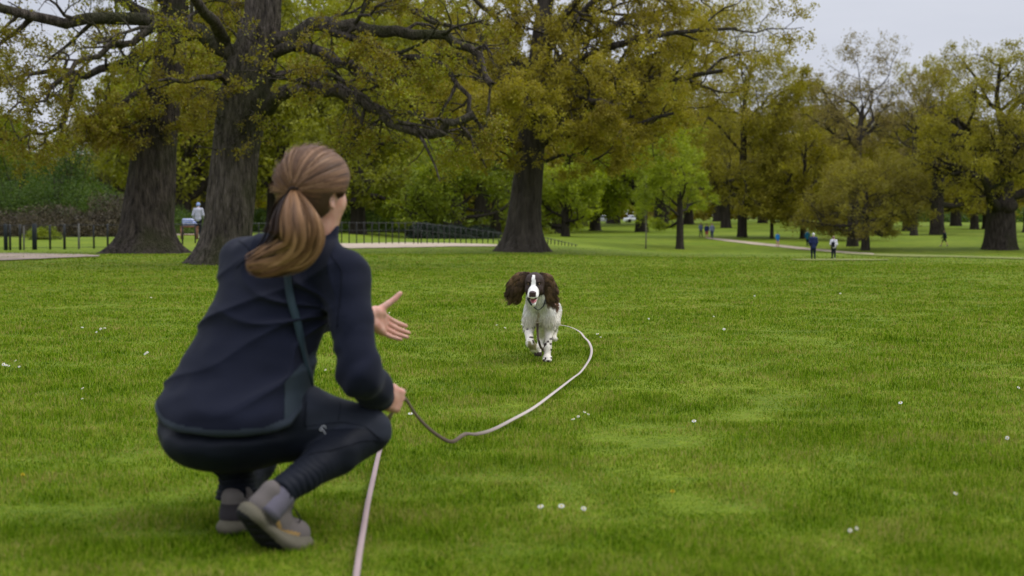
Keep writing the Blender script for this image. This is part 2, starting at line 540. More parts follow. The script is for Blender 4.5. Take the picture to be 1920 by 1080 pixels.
# ------------------------------------------------------------------ trees
def barkmat(name, dark, light, vs=9.0, moss=None):
    m, n, b = nodemat(name, 0.95, 0.1)
    tc = n.nodes.new('ShaderNodeTexCoord')
    mp = n.nodes.new('ShaderNodeMapping'); mp.inputs['Scale'].default_value = (1, 1, 0.19)
    n.links.new(tc.outputs['Object'], mp.inputs[0])
    no = n.nodes.new('ShaderNodeTexNoise'); no.inputs['Scale'].default_value = vs; no.inputs['Detail'].default_value = 7; no.inputs['Roughness'].default_value = 0.65
    vo = n.nodes.new('ShaderNodeTexVoronoi'); vo.inputs['Scale'].default_value = vs * 1.5; vo.feature = 'DISTANCE_TO_EDGE'
    n.links.new(mp.outputs[0], no.inputs['Vector']); n.links.new(mp.outputs[0], vo.inputs['Vector'])
    r = n.nodes.new('ShaderNodeValToRGB')
    ramp_set(r, [(0.33, dark), (0.68, light)])
    n.links.new(no.outputs['Fac'], r.inputs['Fac'])
    col = r.outputs['Color']
    if moss:
        n3 = n.nodes.new('ShaderNodeTexNoise'); n3.inputs['Scale'].default_value = 0.7; n3.inputs['Detail'].default_value = 4
        n.links.new(tc.outputs['Object'], n3.inputs['Vector'])
        r3 = n.nodes.new('ShaderNodeValToRGB'); ramp_set(r3, [(0.48, (0, 0, 0)), (0.66, (0.75, 0.75, 0.75))])
        n.links.new(n3.outputs['Fac'], r3.inputs['Fac'])
        mx = n.nodes.new('ShaderNodeMix'); mx.data_type = 'RGBA'
        n.links.new(r3.outputs['Color'], mx.inputs['Factor']); n.links.new(col, mx.inputs[6]); mx.inputs[7].default_value = tuple(moss) + (1,)
        col = mx.outputs[2]
    n.links.new(col, b.inputs['Base Color'])
    bp = n.nodes.new('ShaderNodeBump'); bp.inputs['Strength'].default_value = 1.0; bp.inputs['Distance'].default_value = 0.11
    mm = n.nodes.new('ShaderNodeMath'); mm.operation = 'ADD'
    n.links.new(no.outputs['Fac'], mm.inputs[0]); n.links.new(vo.outputs['Distance'], mm.inputs[1])
    n.links.new(mm.outputs[0], bp.inputs['Height']); n.links.new(bp.outputs[0], b.inputs['Normal'])
    return m

class Tree:
    def __init__(self, seed):
        self.rng = np.random.default_rng(seed)
        self.g = Geo()
        self.tips = []                 # (points) of leaf bearing twigs
        self.env = None                # centre, radii
    def inside(self, p, k=1.0):
        if self.env is None: return True
        return np.sum(((p - self.env[0]) / self.env[1]) ** 2) < k
    def branch(self, p, d, length, rad, lv, cfg):
        rng = self.rng
        n = max(4, int(length / cfg['seg'][min(lv, len(cfg['seg']) - 1)]))
        n = min(n, 14)
        st = length / n
        pts = [np.array(p)]
        d = unit(d)
        wig = cfg['wig'] * (1 + 0.25 * lv)
        trop = cfg['trop'][min(lv, len(cfg['trop']) - 1)]
        for k in range(n):
            d = unit(d + rng.normal(0, wig, 3) * math.sqrt(min(st, 1.0)) + V(0, 0, trop) * st)
            q = pts[-1] + d * st
            if not self.inside(q, 1.0) and lv > 0 and k > 1: break
            if q[2] < cfg.get('zmin', -9): d[2] = abs(d[2]); q = pts[-1] + d * st
            pts.append(q)
        pts = np.array(pts)
        m = len(pts)
        end = 0.3 if lv < cfg['levels'] else 0.35
        rads = rad * (1 - (1 - end) * np.linspace(0, 1, m) ** 0.9)
        self.wood(pts, rads, lv)
        self.spawn(pts, rads, lv, cfg, length)
    def wood(self, pts, rads, lv, n=None):
        n = n or (12, 8, 6, 4, 3, 3)[min(lv, 5)]
        if rads[0] < self.minr: return
        self.g.tube(pts, rads, n, cap=False)
    minr = 0.0
    def spawn(self, pts, rads, lv, cfg, length, t0=None):
        rng = self.rng
        if lv >= cfg['levels']:
            self.tips.append(pts)
            return
        if lv >= cfg['levels'] - 1: self.tips.append(pts[len(pts) // 2:])
        nc = cfg['nch'][min(lv, len(cfg['nch']) - 1)]
        nc = max(1, int(rng.poisson(nc * 0.6) + nc * 0.4))
        m = len(pts)
        a0 = rng.uniform(0, 6.28)
        t0 = cfg.get('t0', 0.25) if t0 is None else t0
        for k in range(nc):
            t = t0 + (1 - t0) * (k + rng.random()) / nc
            f = t * (m - 1); i = min(int(f), m - 2); f -= i
            pos = pts[i] * (1 - f) + pts[i + 1] * f
            T = unit(pts[i + 1] - pts[i])
            r = rads[i] * (1 - f) + rads[i + 1] * f
            ref = V(0, 0, 1) if abs(T[2]) < 0.9 else V(1, 0, 0)
            A = unit(np.cross(T, ref)); B = np.cross(T, A)
            a0 += 2.4 + rng.normal(0, 0.4)
            ang = math.radians(rng.uniform(*cfg['ang']))
            d = T * math.cos(ang) + (A * math.cos(a0) + B * math.sin(a0)) * math.sin(ang)
            ln = length * rng.uniform(*cfg['ratio']) * (1.15 - 0.45 * t)
            ln = max(ln, cfg['minlen'])
            self.branch(pos, d, ln, min(r * rng.uniform(0.5, 0.75), 0.02 * ln + 0.02 if lv > 0 else r * 0.75), lv + 1, cfg)
    def trunk(self, base, pts, rads, flare=0.6, flare_h=0.9, lobes=5, n=40, ridges=0.03):
        """trunk tube with root flare, pts measured from the base up"""
        rng = self.rng
        pts = np.asarray(pts, float); rads = np.asarray(rads, float)
        k = max(24, int((pts[-1][2] - pts[0][2]) / 0.16))
        z = np.linspace(pts[0][2], pts[-1][2], k)
        cx = np.interp(z, pts[:, 2], pts[:, 0]); cy = np.interp(z, pts[:, 2], pts[:, 1]); rr = np.interp(z, pts[:, 2], rads)
        an = np.linspace(0, 2 * np.pi, n, endpoint=False)
        ph = rng.uniform(0, 6.28, 4)
        hh = (z - z[0])[:, None]
        fl = flare * np.exp(-hh / flare_h) ** 1.3
        lob = 1 + 0.4 * np.cos(lobes * an + ph[0])[None] + 0.25 * np.cos((lobes - 2) * an + ph[1])[None]
        R = rr[:, None] * (1 + fl * lob + 0.05 * np.cos(3 * an + ph[2] + hh * 0.4) + 0.03 * np.cos(7 * an + ph[3] - hh * 0.3))
        R = R + ridges * vnoise(an[None] * 9, hh * 0.5, 1.5) + ridges * 1.5 * vnoise(an[None] * 2.5, hh * 1.3, 7.5)
        v = np.stack([cx[:, None] + R * np.cos(an), cy[:, None] + R * np.sin(an), np.broadcast_to(z[:, None], R.shape)], -1).reshape(-1, 3)
        i = np.arange(k - 1)[:, None] * n; j = np.arange(n)[None]; j2 = (j + 1) % n
        self.g.add(v, np.stack([i + j, i + j2, i + n + j2, i + n + j], -1).reshape(-1, 4))
    def leaves(self, N, size, spread, per=9, zhi=None, droop=0.0, aspect=0.55):
        """clusters of small leaf diamonds round the twigs"""
        rng = self.rng
        L = np.array([np.linalg.norm(t[-1] - t[0]) + 0.2 for t in self.tips])
        nc = max(1, int(N / per))
        pick = rng.choice(len(self.tips), nc, p=L / L.sum())
        c = np.empty((nc, 3))
        for k, i in enumerate(pick):
            t = self.tips[i]
            f = (rng.random() ** 0.6) * (len(t) - 1); a = min(int(f), len(t) - 2); f -= a
            c[k] = t[a] * (1 - f) + t[a + 1] * f
        if zhi is not None:                       # above the frame fewer, larger clusters are enough
            low = c[:, 2] < zhi
            keep = low | (rng.random(nc) < 0.35)
            c = c[keep]
        cl = rng.uniform(0.5, 1.5, len(c))
        cc = np.repeat(c, per, 0)
        sp = np.repeat(cl, per)[:, None] * spread
        n = len(cc)
        off = rng.normal(0, 1, (n, 3)); off /= np.linalg.norm(off, axis=1, keepdims=True)
        off *= rng.random((n, 1)) ** 0.5
        p = cc + off * sp - V(0, 0, droop)
        s = size * rng.uniform(0.6, 1.35, n)
        if zhi is not None: s = np.where(cc[:, 2] < zhi, s, s * 1.9)
        d = off + rng.normal(0, 0.6, (n, 3)); d /= np.linalg.norm(d, axis=1, keepdims=True)
        w = rng.normal(0, 1, (n, 3)); w -= d * np.sum(w * d, 1, keepdims=True); w /= np.linalg.norm(w, axis=1, keepdims=True)
        a = d * s[:, None] * 0.5; b = w * (s * aspect * 0.5)[:, None]
        v = np.stack([p - a, p + b, p + a, p - b], 1).reshape(-1, 3)
        i = np.arange(n) * 4
        return v, np.stack([i, i + 1, i + 2, i + 3], -1)

def finish_tree(T, loc, name, label, cat, group, leaf, wood, leafmat_, N, size, spread, per=9, zhi=None, rz=0.0, droop=0.0):
    e = empty(name, loc, rz)
    tag(e, label, cat, group)
    T.g.build('trunk', wood, e)
    if N:
        v, q = T.leaves(N, size, spread, per, zhi, droop)
        obj('crown', new_mesh('crown', v, q, [leafmat_], smooth=False), e)
    return e

OAK = dict(levels=4, seg=(0.7, 0.5, 0.35, 0.25, 0.2), wig=0.22, trop=(0.02, 0.01, 0.0, -0.02, -0.02), nch=(6, 6, 5, 4), ang=(30, 70), ratio=(0.42, 0.68), minlen=0.5)

def generic(seed, h, crown_r, trunk_r, crown_base, limbs=7, levels=3, up=0.6, lean=(0, 0), env_squash=0.5, cfg=None, nch=(6, 5, 5), fork=None, minr=0.0, seg=(0.9, 0.7, 0.5, 0.4)):
    """a broad park tree: trunk forking into limbs that fill an ellipsoid crown"""
    T = Tree(seed)
    T.minr = minr
    rng = T.rng
    ch = h - crown_base
    T.env = (V(lean[0], lean[1], crown_base + ch * 0.5), V(crown_r, crown_r, ch * 0.54))
    fork = fork or (crown_base + ch * 0.18)
    c = dict(OAK); c.update(dict(levels=levels, nch=nch, seg=seg, wig=0.2, zmin=crown_base * 0.75, minlen=0.4))
    if cfg: c.update(cfg)
    top = h * 0.62
    pts = [(0, 0, -0.3), (lean[0] * .1, lean[1] * .1, fork * 0.5), (lean[0] * 0.3, lean[1] * 0.3, fork), (lean[0] * .7 + rng.normal(0, .3), lean[1] * .7 + rng.normal(0, .3), top)]
    rads = [trunk_r * 1.1, trunk_r, trunk_r * 0.85, trunk_r * 0.3]
    T.trunk(None, pts, rads, n=20, ridges=0.02, flare=0.38 if trunk_r < .8 else 0.26, flare_h=0.7)
    pz = np.array(pts); 
    a = rng.uniform(0, 6.28)
    for k in range(limbs):
        f = k / max(1, limbs - 1)
        z = crown_base * 1.0 + (top - crown_base) * f ** 1.1
        z = max(z, crown_base * 0.85)
        pos = V(np.interp(z, pz[:, 2], pz[:, 0]), np.interp(z, pz[:, 2], pz[:, 1]), z)
        r = np.interp(z, pz[:, 2], rads)
        a += 2.399 + rng.normal(0, 0.25)
        el = up * (0.15 + 1.5 * f) + rng.normal(0, 0.12)
        d = V(math.cos(a) * math.cos(el), math.sin(a) * math.cos(el), math.sin(el))
        ln = crown_r * (1.05 - 0.25 * f) if f < 0.7 else ch * 0.5
        T.branch(pos, d, ln, r * rng.uniform(0.42, 0.62), 0, c)
    return T

def place(e, loc, rz, scale, label=None, group=None, cat=None):
    """copy of a tree with copies of its parts, sharing mesh data"""
    r = e.copy(); COL.objects.link(r)
    r.location = [float(c) for c in loc]; r.rotation_euler = (0, 0, rz)
    r.scale = scale if hasattr(scale, '__len__') else (scale,) * 3
    if label: r['label'] = label
    if group: r['group'] = group
    if cat: r['category'] = cat
    for ch in list(e.children):
        c = ch.copy(); COL.objects.link(c); c.parent = r
    return r

def limb3d(pl, Y0, Y1, r0, r1, bulge=0.0, n=None):
    """limb traced through photo pixels; depth runs from Y0 to Y1"""
    pl = np.array(pl, float)
    s = np.r_[0, np.cumsum(np.hypot(np.diff(pl[:, 0]), np.diff(pl[:, 1])))]; s /= s[-1]
    n = n or max(6, 2 * len(pl))
    t = np.linspace(0, 1, n)
    # smooth interpolation
    px = np.interp(t, s, pl[:, 0]); py = np.interp(t, s, pl[:, 1])
    for _ in range(2):
        px[1:-1] = (px[:-2] + 2 * px[1:-1] + px[2:]) / 4; py[1:-1] = (py[:-2] + 2 * py[1:-1] + py[2:]) / 4
    Y = Y0 + (Y1 - Y0) * t + bulge * np.sin(np.pi * t)
    return np.array([P(a, b, c) for a, b, c in zip(px, py, Y)]), r0 + (r1 - r0) * t ** 0.8

def build_oaks(BARK, LEAF):
    cfg = dict(OAK); cfg.update(levels=4, nch=(8, 6, 5, 3), seg=(0.5, 0.4, 0.3, 0.22, 0.2), wig=0.30, trop=(0.0, 0.0, -0.02, -0.04, -0.05), ratio=(0.4, 0.62), minlen=0.35)
    # ---- the near oak just behind the woman
    T = Tree(21)
    b = ground(412, 495)
    Y0 = b[1]
    sc = F_PX / Y0
    T.env = (P(500, -80, Y0), V(12, 7, 7.5))
    tp = [P(412, 503, Y0), P(430, 400, Y0), P(441, 278, Y0), P(452, 200, Y0), P(468, 120, Y0), P(489, 46, Y0), P(497, -60, Y0), P(500, -300, Y0), P(495, -500, Y0)]
    tr = [w / 2 / sc for w in (94, 88, 84, 92, 90, 68, 62, 45, 25)]
    T.trunk(b, tp, tr, flare=0.62, flare_h=0.42, lobes=5, n=56, ridges=0.05)
    limbs = [
        ([(500, 90), (545, 62), (600, 46), (680, 51), (760, 61), (830, 68), (880, 78), (905, 110), (925, 160)], 0, -1.8, .16, .07),
        ([(480, 205), (520, 183), (560, 169), (600, 162), (650, 178), (700, 203), (760, 236), (812, 257), (850, 240), (885, 215)], 0, -2.6, .145, .085),
        ([(510, 100), (560, 75), (600, 86), (650, 113), (700, 146), (740, 166), (778, 186), (800, 225)], 0, -.6, .12, .06),
        ([(600, 48), (650, 70), (700, 84), (745, 97), (800, 112), (845, 135), (882, 188), (890, 230)], -0.5, -2.2, .08, .045),
        ([(480, 130), (440, 95), (420, 78), (360, 50), (300, 37), (200, 35), (110, 36), (60, 28), (-10, 12), (-90, 10)], 0, -2.4, .17, .08),
        ([(495, 10), (540, -30), (620, -50), (720, -20), (790, 25), (835, 60), (870, 60)], 0, 0.5, .13, .04),
        ([(300, 37), (255, 75), (215, 92), (165, 108), (130, 145), (92, 170), (60, 192), (20, 200)], -0.8, -2.5, .08, .02),
        ([(135, 145), (138, 195), (122, 232), (70, 255), (20, 262), (-30, 262)], -2, -2.5, .05, .02),
        ([(420, 78), (390, 20), (330, -40), (240, -80)], -0.2, -3, .12, .05),
        ([(495, -60), (440, -110), (330, -130), (200, -120)], 0, 2, .14, .05),
        ([(497, -90), (600, -140), (740, -150), (880, -90)], 0, -2, .14, .05),
        ([(455, 180), (425, 150), (380, 140), (340, 160), (300, 150)], 0.3, -2, .09, .03),
        ([(470, 120), (470, 80), (440, 20), (400, -60)], 0.3, 3, .12, .05),
        ([(505, 150), (540, 130), (590, 130), (650, 150), (690, 190), (730, 215)], 0.2, -2.5, .07, .02),
        ([(60, 30), (20, 70), (-30, 100)], -1.5, -2.5, .06, .02),
    ]
    for k, (pl, ya, yb, r0, r1) in enumerate(limbs):
        pts, rads = limb3d(pl, Y0 + ya, Y0 + yb, r0 * 1.25, r1, bulge=T.rng.normal(0, .5))
        kink = T.rng.normal(0, 0.05, pts.shape); kink[0] = 0
        pts = pts + kink
        T.wood(pts, rads, 0, 12)
        ln = float(np.sum(np.linalg.norm(np.diff(pts, axis=0), axis=1)))
        T.spawn(pts, rads, 1, dict(cfg, nch=(8, 8 if ln > 3 else 5, 5, 4)), min(ln * 0.6, 3.2), t0=0.15)
    # burrs with epicormic twigs on the trunk
    for (px, py) in [(420, 230), (436, 215), (465, 235), (440, 250), (455, 262), (420, 150), (500, 60), (430, 130), (450, 60), (480, 250), (475, 215), (410, 260)]:
        for k in range(3):
            p = P(px + T.rng.normal(0, 10), py + T.rng.normal(0, 12), Y0 - 0.45)
            T.branch(p, V(T.rng.normal(0, .7), -1, T.rng.normal(0, .6)), 0.7, 0.02, 3, cfg)
    zt = 7.2
    e = empty('oak_tree', (0, 0, 0))
    o = b.copy()
    e.location = o
    T.g.v = [v - o for v in T.g.v]
    T.tips = [t - o for t in T.tips]
    tag(e, 'nearest big oak, with thick limbs spreading over the kneeling woman, bark ridged grey brown', 'tree', 'big old oaks')
    e['label'] = 'nearest big oak, right behind the crouching woman, long mossy limbs reaching right'
    clear = np.vstack([limb3d(limbs[k][0], Y0 + limbs[k][1], Y0 + limbs[k][2], .1, .1, n=30)[0] for k in (0, 1, 2, 4)]) - o
    def near_limb(t):
        m = t.mean(0); return np.min(np.linalg.norm((clear - m) * V(1, .22, 1), axis=1)) < .42
    T.tips = [t for t in T.tips if not (near_limb(t) and T.rng.random() < .85)]
    T.tips = [t for t in T.tips if not (t[:, 2].min() < 6 and np.hypot(t[-1, 0] - 0.3, t[-1, 1]) < 1.25 and T.rng.random() < 0.8)]
    T.g.build('trunk', BARK['near'], e)
    v, q = T.leaves(58000, 0.066, 0.13, 7, zt, 0.02)
    obj('crown', new_mesh('crown', v, q, [LEAF['olive']], smooth=False), e)

    # ---- the oak to its left
    T = Tree(33)
    b = ground(270, 475)
    Y0 = b[1]; sc = F_PX / Y0
    T.env = (P(270, -60, Y0), V(12, 9, 9))
    tp = [P(270, 480, Y0), P(278, 400, Y0), P(290, 278, Y0), P(303, 208, Y0), P(316, 139, Y0), P(325, 60, Y0), P(330, -60, Y0), P(335, -300, Y0)]
    tr = [w / 2 / sc for w in (100, 92, 78, 66, 58, 52, 46, 25)]
    T.trunk(b, tp, tr, flare=0.68, flare_h=0.55, lobes=6, n=56, ridges=0.05)
    for (pl, ya, yb, r0, r1) in [
        ([(318, 110), (350, 60), (400, 30), (470, 10)], 0, 3, .2, .08),
        ([(320, 95), (260, 100), (210, 130), (150, 145), (90, 120), (20, 150)], 0, -2, .2, .05),
        ([(322, 70), (270, 20), (180, -30), (60, -60)], 0, 2, .22, .08),
        ([(312, 150), (265, 165), (225, 200), (175, 215), (120, 210)], 0, -3, .12, .03),
        ([(325, 0), (400, -60), (520, -90)], 0, 3, .2, .06),
        ([(325, 20), (280, -60), (180, -120), (60, -150)], 0, -3, .2, .06),
        ([(304, 200), (262, 232), (215, 245), (180, 238)], -.2, -2.5, .07, .02),
        ([(316, 140), (350, 150), (390, 170)], -.2, -3, .09, .03),
        ([(310, 170), (350, 190), (385, 230)], .2, 3, .09, .03)]:
        pts, rads = limb3d(pl, Y0 + ya, Y0 + yb, r0 * 1.15, r1)
        kink = T.rng.normal(0, 0.08, pts.shape); kink[0] = 0
        pts = pts + kink
        T.wood(pts, rads, 0, 12)
        ln = float(np.sum(np.linalg.norm(np.diff(pts, axis=0), axis=1)))
        T.spawn(pts, rads, 1, dict(cfg, nch=(8, 8, 5, 3)), min(ln * 0.65, 4.2), t0=0.12)
    for (px, py) in [(280, 240), (300, 225), (320, 235), (290, 200), (320, 190), (310, 165), (300, 255)]:
        for k in range(3):
            p = P(px + T.rng.normal(0, 10), py + T.rng.normal(0, 12), Y0 - 0.5)
            T.branch(p, V(T.rng.normal(0, .7), -1, T.rng.normal(0, .6)), 0.9, 0.025, 3, cfg)
    T.g.v = [v - b for v in T.g.v]; T.tips = [t - b for t in T.tips]
    e = empty('oak_tree', b)
    tag(e, 'big oak furthest left, dark trunk with spreading roots beside the iron railing', 'tree', 'big old oaks')
    T.tips = [t for t in T.tips if not (t[:, 2].min() < 6.5 and np.hypot(t[-1, 0] - 0.5, t[-1, 1]) < 1.4 and T.rng.random() < 0.8)]
    T.g.build('trunk', BARK['dark'], e)
    v, q = T.leaves(60000, 0.088, 0.18, 8, 9.3, 0.02)
    obj('crown', new_mesh('crown', v, q, [LEAF['olive']], smooth=False), e)

    # ---- the oak in the middle with the broad brownish crown
    T = Tree(47)
    b = ground(980, 472)
    Y0 = b[1]; sc = F_PX / Y0
    T.env = (P(1075, -10, Y0) + V(0, 0, 1.2), V(9.6, 7.5, 7.9))
    tp = [P(980, 476, Y0), P(985, 393, Y0), P(993, 310, Y0), P(998, 240, Y0), P(1005, 150, Y0), P(1020, 20, Y0), P(1040, -200, Y0)]
    tr = [w / 2 / sc for w in (66, 58, 52, 50, 40, 30, 12)]
    T.trunk(b, tp, tr, flare=0.62, flare_h=0.75, lobes=5, n=48, ridges=0.04)
    c3 = dict(cfg); c3.update(nch=(8, 8, 6, 5), seg=(0.6, 0.5, 0.4, 0.3, 0.25), wig=0.3, zmin=2.5)
    for (pl, ya, yb, r0, r1) in [
        ([(995, 300), (965, 303), (925, 305), (900, 285), (880, 250), (850, 225)], -.3, -3, .09, .03),
        ([(1005, 298), (1060, 298), (1100, 305), (1135, 300), (1165, 270)], -.2, -3, .08, .02),
        ([(995, 290), (950, 255), (900, 225), (850, 190), (815, 170)], 0, -2, .2, .05),
        ([(1000, 280), (1050, 250), (1120, 235), (1200, 240), (1260, 215)], 0, -3, .2, .05),
        ([(1000, 250), (960, 190), (900, 130), (840, 90)], 0, 2, .2, .06),
        ([(1002, 230), (1060, 180), (1140, 150), (1250, 150), (1350, 130)], 0, 0, .24, .07),
        ([(1003, 200), (980, 120), (930, 40), (880, -20)], 0, -2, .2, .06),
        ([(1005, 180), (1060, 100), (1150, 40), (1260, 10)], 0, 2, .22, .06),
        ([(1005, 150), (1040, 60), (1100, -30), (1180, -80)], 0, -3, .2, .06),
        ([(1010, 120), (1020, 20), (1010, -80), (960, -160)], 0, 2, .2, .06),
        ([(1000, 240), (1010, 200), (1050, 170), (1110, 190), (1180, 200)], 0, -5, .18, .04),
        ([(1000, 240), (980, 210), (940, 180), (900, 180)], 0, -5, .18, .04),
        ([(1000, 260), (1020, 240), (1080, 220), (1150, 220)], 0, 5, .18, .04),
        ([(1000, 260), (980, 230), (920, 200), (880, 190)], 0, 5, .18, .04),
        ([(1010, 120), (1080, 20), (1180, -50), (1320, -40)], 0, -2, .2, .05),
        ([(1005, 170), (1100, 90), (1220, 70), (1380, 50)], 0, -3, .2, .05),
        ([(1005, 190), (1100, 140), (1220, 110), (1300, 60)], 0, 3, .2, .05),
        ([(1002, 230), (1080, 210), (1180, 180), (1290, 190)], 0, 4, .18, .04),
        ([(1003, 220), (940, 150), (900, 60), (850, 10)], 0, 4, .2, .06)]:
        pts, rads = limb3d(pl, Y0 + ya, Y0 + yb, r0, r1)
        kink = T.rng.normal(0, 0.07, pts.shape); kink[0] = 0
        pts = pts + kink
        T.wood(pts, rads, 0, 10)
        ln = float(np.sum(np.linalg.norm(np.diff(pts, axis=0), axis=1)))
        T.spawn(pts, rads, 1, c3, min(ln * 0.8, 6.5), t0=0.15)
    T.g.v = [v - b for v in T.g.v]; T.tips = [t - b for t in T.tips]
    e = empty('oak_tree', b)
    tag(e, 'broad oak in the middle of the park behind the spaniel, brownish olive crown', 'tree', 'big old oaks')
    T.g.build('trunk', BARK['grey'], e)
    v, q = T.leaves(190000, 0.088, 0.19, 8, 9.9, 0.04); print('tips', len(T.tips), 'tris', T.g.n)
    obj('crown', new_mesh('crown', v, q, [LEAF['brown']], smooth=False), e)
def build_background(BARK, LEAF):
    rng = np.random.default_rng(3)
    def tree_at(loc, T, name, label, leaf, N, size, spread, per=8, group='park trees in the distance', bark='far', cat='tree', rz=0.0):
        return finish_tree(T, loc, name, label, cat, group, leaf, BARK[bark], LEAF[leaf], N, size, spread, per, rz=rz)
    # ------- right hand side, individual trees
    g = on_ground
    b = ground(1275, 467)
    sc = F_PX / b[1]
    T = generic(101, 175 / sc * 1.22, 100 / sc, 6.5 / sc, 50 / sc, limbs=9, levels=3, nch=(6, 5, 4), seg=(.5, .4, .3, .3))
    tree_at(b, T, 'small_tree', 'slender tree with thin dark trunk and yellow green leaves beside the thin sapling', 'lime', 26000, 0.14, 0.3)
    b = ground(1623, 470)
    sc = F_PX / b[1]
    T = generic(102, 188 / sc, 122 / sc, 7 / sc, 34 / sc, limbs=16, levels=3, nch=(8, 7, 5), up=0.3, seg=(.5, .4, .3, .3))
    tree_at(b, T, 'small_tree', 'low rounded brownish tree with a short trunk, just right of the two walkers', 'umber', 42000, 0.13, 0.34)
    b = ground(1875, 468)
    sc = F_PX / b[1]
    T = generic(103, 392 / sc, 185 / sc, 27 / sc, 82 / sc, limbs=12, levels=4, nch=(6, 6, 5, 3), up=0.75, fork=100 / sc, seg=(.7, .6, .4, .3))
    gg = T.g                                # swollen burr where the trunk forks
    an = np.linspace(0, 2 * np.pi, 20, endpoint=False); ph = np.linspace(0, np.pi, 12)
    R = 0.95 * (1 + 0.25 * vnoise(np.cos(an)[None] * 2 + 3, np.sin(an)[None] * 2, ph[:, None] * 2))
    cc = V(0.15, -0.35, 82 / sc)
    vv = np.stack([cc[0] + R * np.sin(ph)[:, None] * np.cos(an), cc[1] + R * np.sin(ph)[:, None] * np.sin(an), cc[2] + .8 * R * np.cos(ph)[:, None] + 0 * an], -1).reshape(-1, 3)
    i = np.arange(11)[:, None] * 20; j = np.arange(20)[None]; j2 = (j + 1) % 20
    gg.add(vv, np.stack([i + j, i + j2, i + 20 + j2, i + 20 + j], -1).reshape(-1, 4))
    tree_at(b, T, 'oak_tree', 'massive oak at the right edge with a swollen burr on its thick trunk', 'gold', 60000, 0.16, 0.40, 9, bark='dark')
    b = ground(1757, 440.5)
    sc = F_PX / b[1]
    T = generic(104, 320 / sc, 115 / sc, 12 / sc, 55 / sc, limbs=12, levels=3, nch=(8, 6, 5))
    tree_at(b, T, 'oak_tree', 'tall olive green tree with a dark trunk behind the lone runner', 'gold', 36000, 0.22, 0.55, bark='dark')
    # tall leaning, nearly bare tree
    b = ground(1598, 462)
    sc = F_PX / b[1]
    T = generic(105, 425 / sc, 125 / sc, 9 / sc, 170 / sc, limbs=10, levels=4, nch=(5, 5, 5, 4), up=0.9, lean=(1.2, 0), fork=190 / sc, seg=(.8, .6, .45, .35), cfg=dict(wig=0.3))
    tree_at(b, T, 'tall_tree', 'tallest nearly bare tree with open twisting branches against the sky', 'bud', 15000, 0.13, 0.3, 5)
    b = g(1712, 150)
    sc = F_PX / b[1]
    T = generic(106, 345 / sc, 80 / sc, 6 / sc, 150 / sc, limbs=9, levels=4, nch=(5, 5, 5, 3), up=1.0, fork=180 / sc, seg=(.8, .6, .45, .35), cfg=dict(wig=0.25))
    tree_at(b, T, 'tall_tree', 'slimmer bare topped tree just right of the tallest bare tree', 'bud', 9000, 0.16, 0.35, 5)
    b = ground(1392, 445)
    sc = F_PX / b[1]
    T = generic(107, 480 / sc, 150 / sc, 8 / sc, 60 / sc, limbs=18, levels=4, nch=(7, 7, 5, 3), up=0.6, seg=(1, .8, .5, .4), cfg=dict(wig=0.26))
    tree_at(b, T, 'tall_tree', 'very tall loose crowned tree with hanging twigs, right of the middle oak', 'gold', 60000, 0.19, 0.5, 7)
    b = ground(1447, 447.5)
    sc = F_PX / b[1]
    T = generic(108, 235 / sc, 72 / sc, 3 / sc, 30 / sc, limbs=10, levels=3)
    tree_at(b, T, 'small_tree', 'thin stemmed orange olive tree behind the child in bright blue', 'amber', 22000, 0.2, 0.5)
    b = ground(1506, 447.5)
    sc = F_PX / b[1]
    T = generic(109, 285 / sc, 90 / sc, 5 / sc, 38 / sc, limbs=11, levels=3)
    tree_at(b, T, 'park_tree', 'olive brown tree with a dark stem rising left of the two walkers', 'amber', 30000, 0.2, 0.5)
    # shared models for the more distant trees
    protos = []
    specs = [(201, 14, 6.5, .55, 2.6, 'olive2', 26000), (202, 13, 6.0, .5, 2.2, 'yellow', 24000), (203, 15, 6.0, .6, 3.0, 'amber', 24000),
             (204, 11, 6.0, .5, 1.6, 'green', 24000), (205, 16, 7.0, .6, 3.2, 'yellow', 30000), (206, 17, 7.0, .65, 3.5, 'olive2', 30000)]
    for (sd_, h, r, tr, cb, leaf, N) in specs:
        T = generic(sd_, h, r, tr, cb, limbs=12, levels=3, nch=(8, 6, 5), minr=0.012)
        protos.append((T, leaf, N, h))
    used = {}
    def far(px, Y, kind, h, label, rz=None, wide=1.0, leaf=None):
        T, lf, N, h0 = protos[kind]
        loc = g(px, Y)
        rz = rng.uniform(0, 6.28) if rz is None else rz
        k = h / h0
        key = (kind, leaf)
        if key not in used:
            used[key] = finish_tree(T, loc, 'park_tree', label, 'tree', 'park trees in the distance', leaf or lf, BARK['far'], LEAF[leaf or lf], N, 0.27, 0.65, 8, rz=rz)
            used[key].scale = (k * wide, k * wide, k)
            return used[key]
        return place(used[key], loc, rz, (k * wide, k * wide, k), label)
    # centre: woodland edge beyond the railing, left to right
    far(-60, 100, 3, 9.0, 'green tree at the far left edge behind the iron gate')
    far(60, 128, 0, 8.5, 'loose olive tree behind the dark green bushes at left')
    far(170, 150, 5, 12.0, 'hazy olive tree above the dark green bushes, left of the furthest left oak', leaf='pale')
    far(255, 140, 1, 12.0, 'yellow green tree seen just left of the furthest left oak trunk')
    far(345, 118, 1, 17.1, 'yellow green tree seen between the two big left trunks')
    far(395, 160, 5, 26.8, 'tall olive tree filling the gap between the two big left trunks', leaf='yellow')
    far(520, 125, 0, 20.1, 'olive tree behind the head of the crouching woman', leaf='yellow')
    far(600, 150, 4, 25.6, 'tall yellow green tree behind the woman, right of her head', leaf=None)
    far(672, 113, 2, 14.0, 'amber olive tree with dark trunk behind the railing right of the woman', leaf='yellow')
    far(690, 175, 5, 29.3, 'tallest olive tree of the woodland behind the railing')
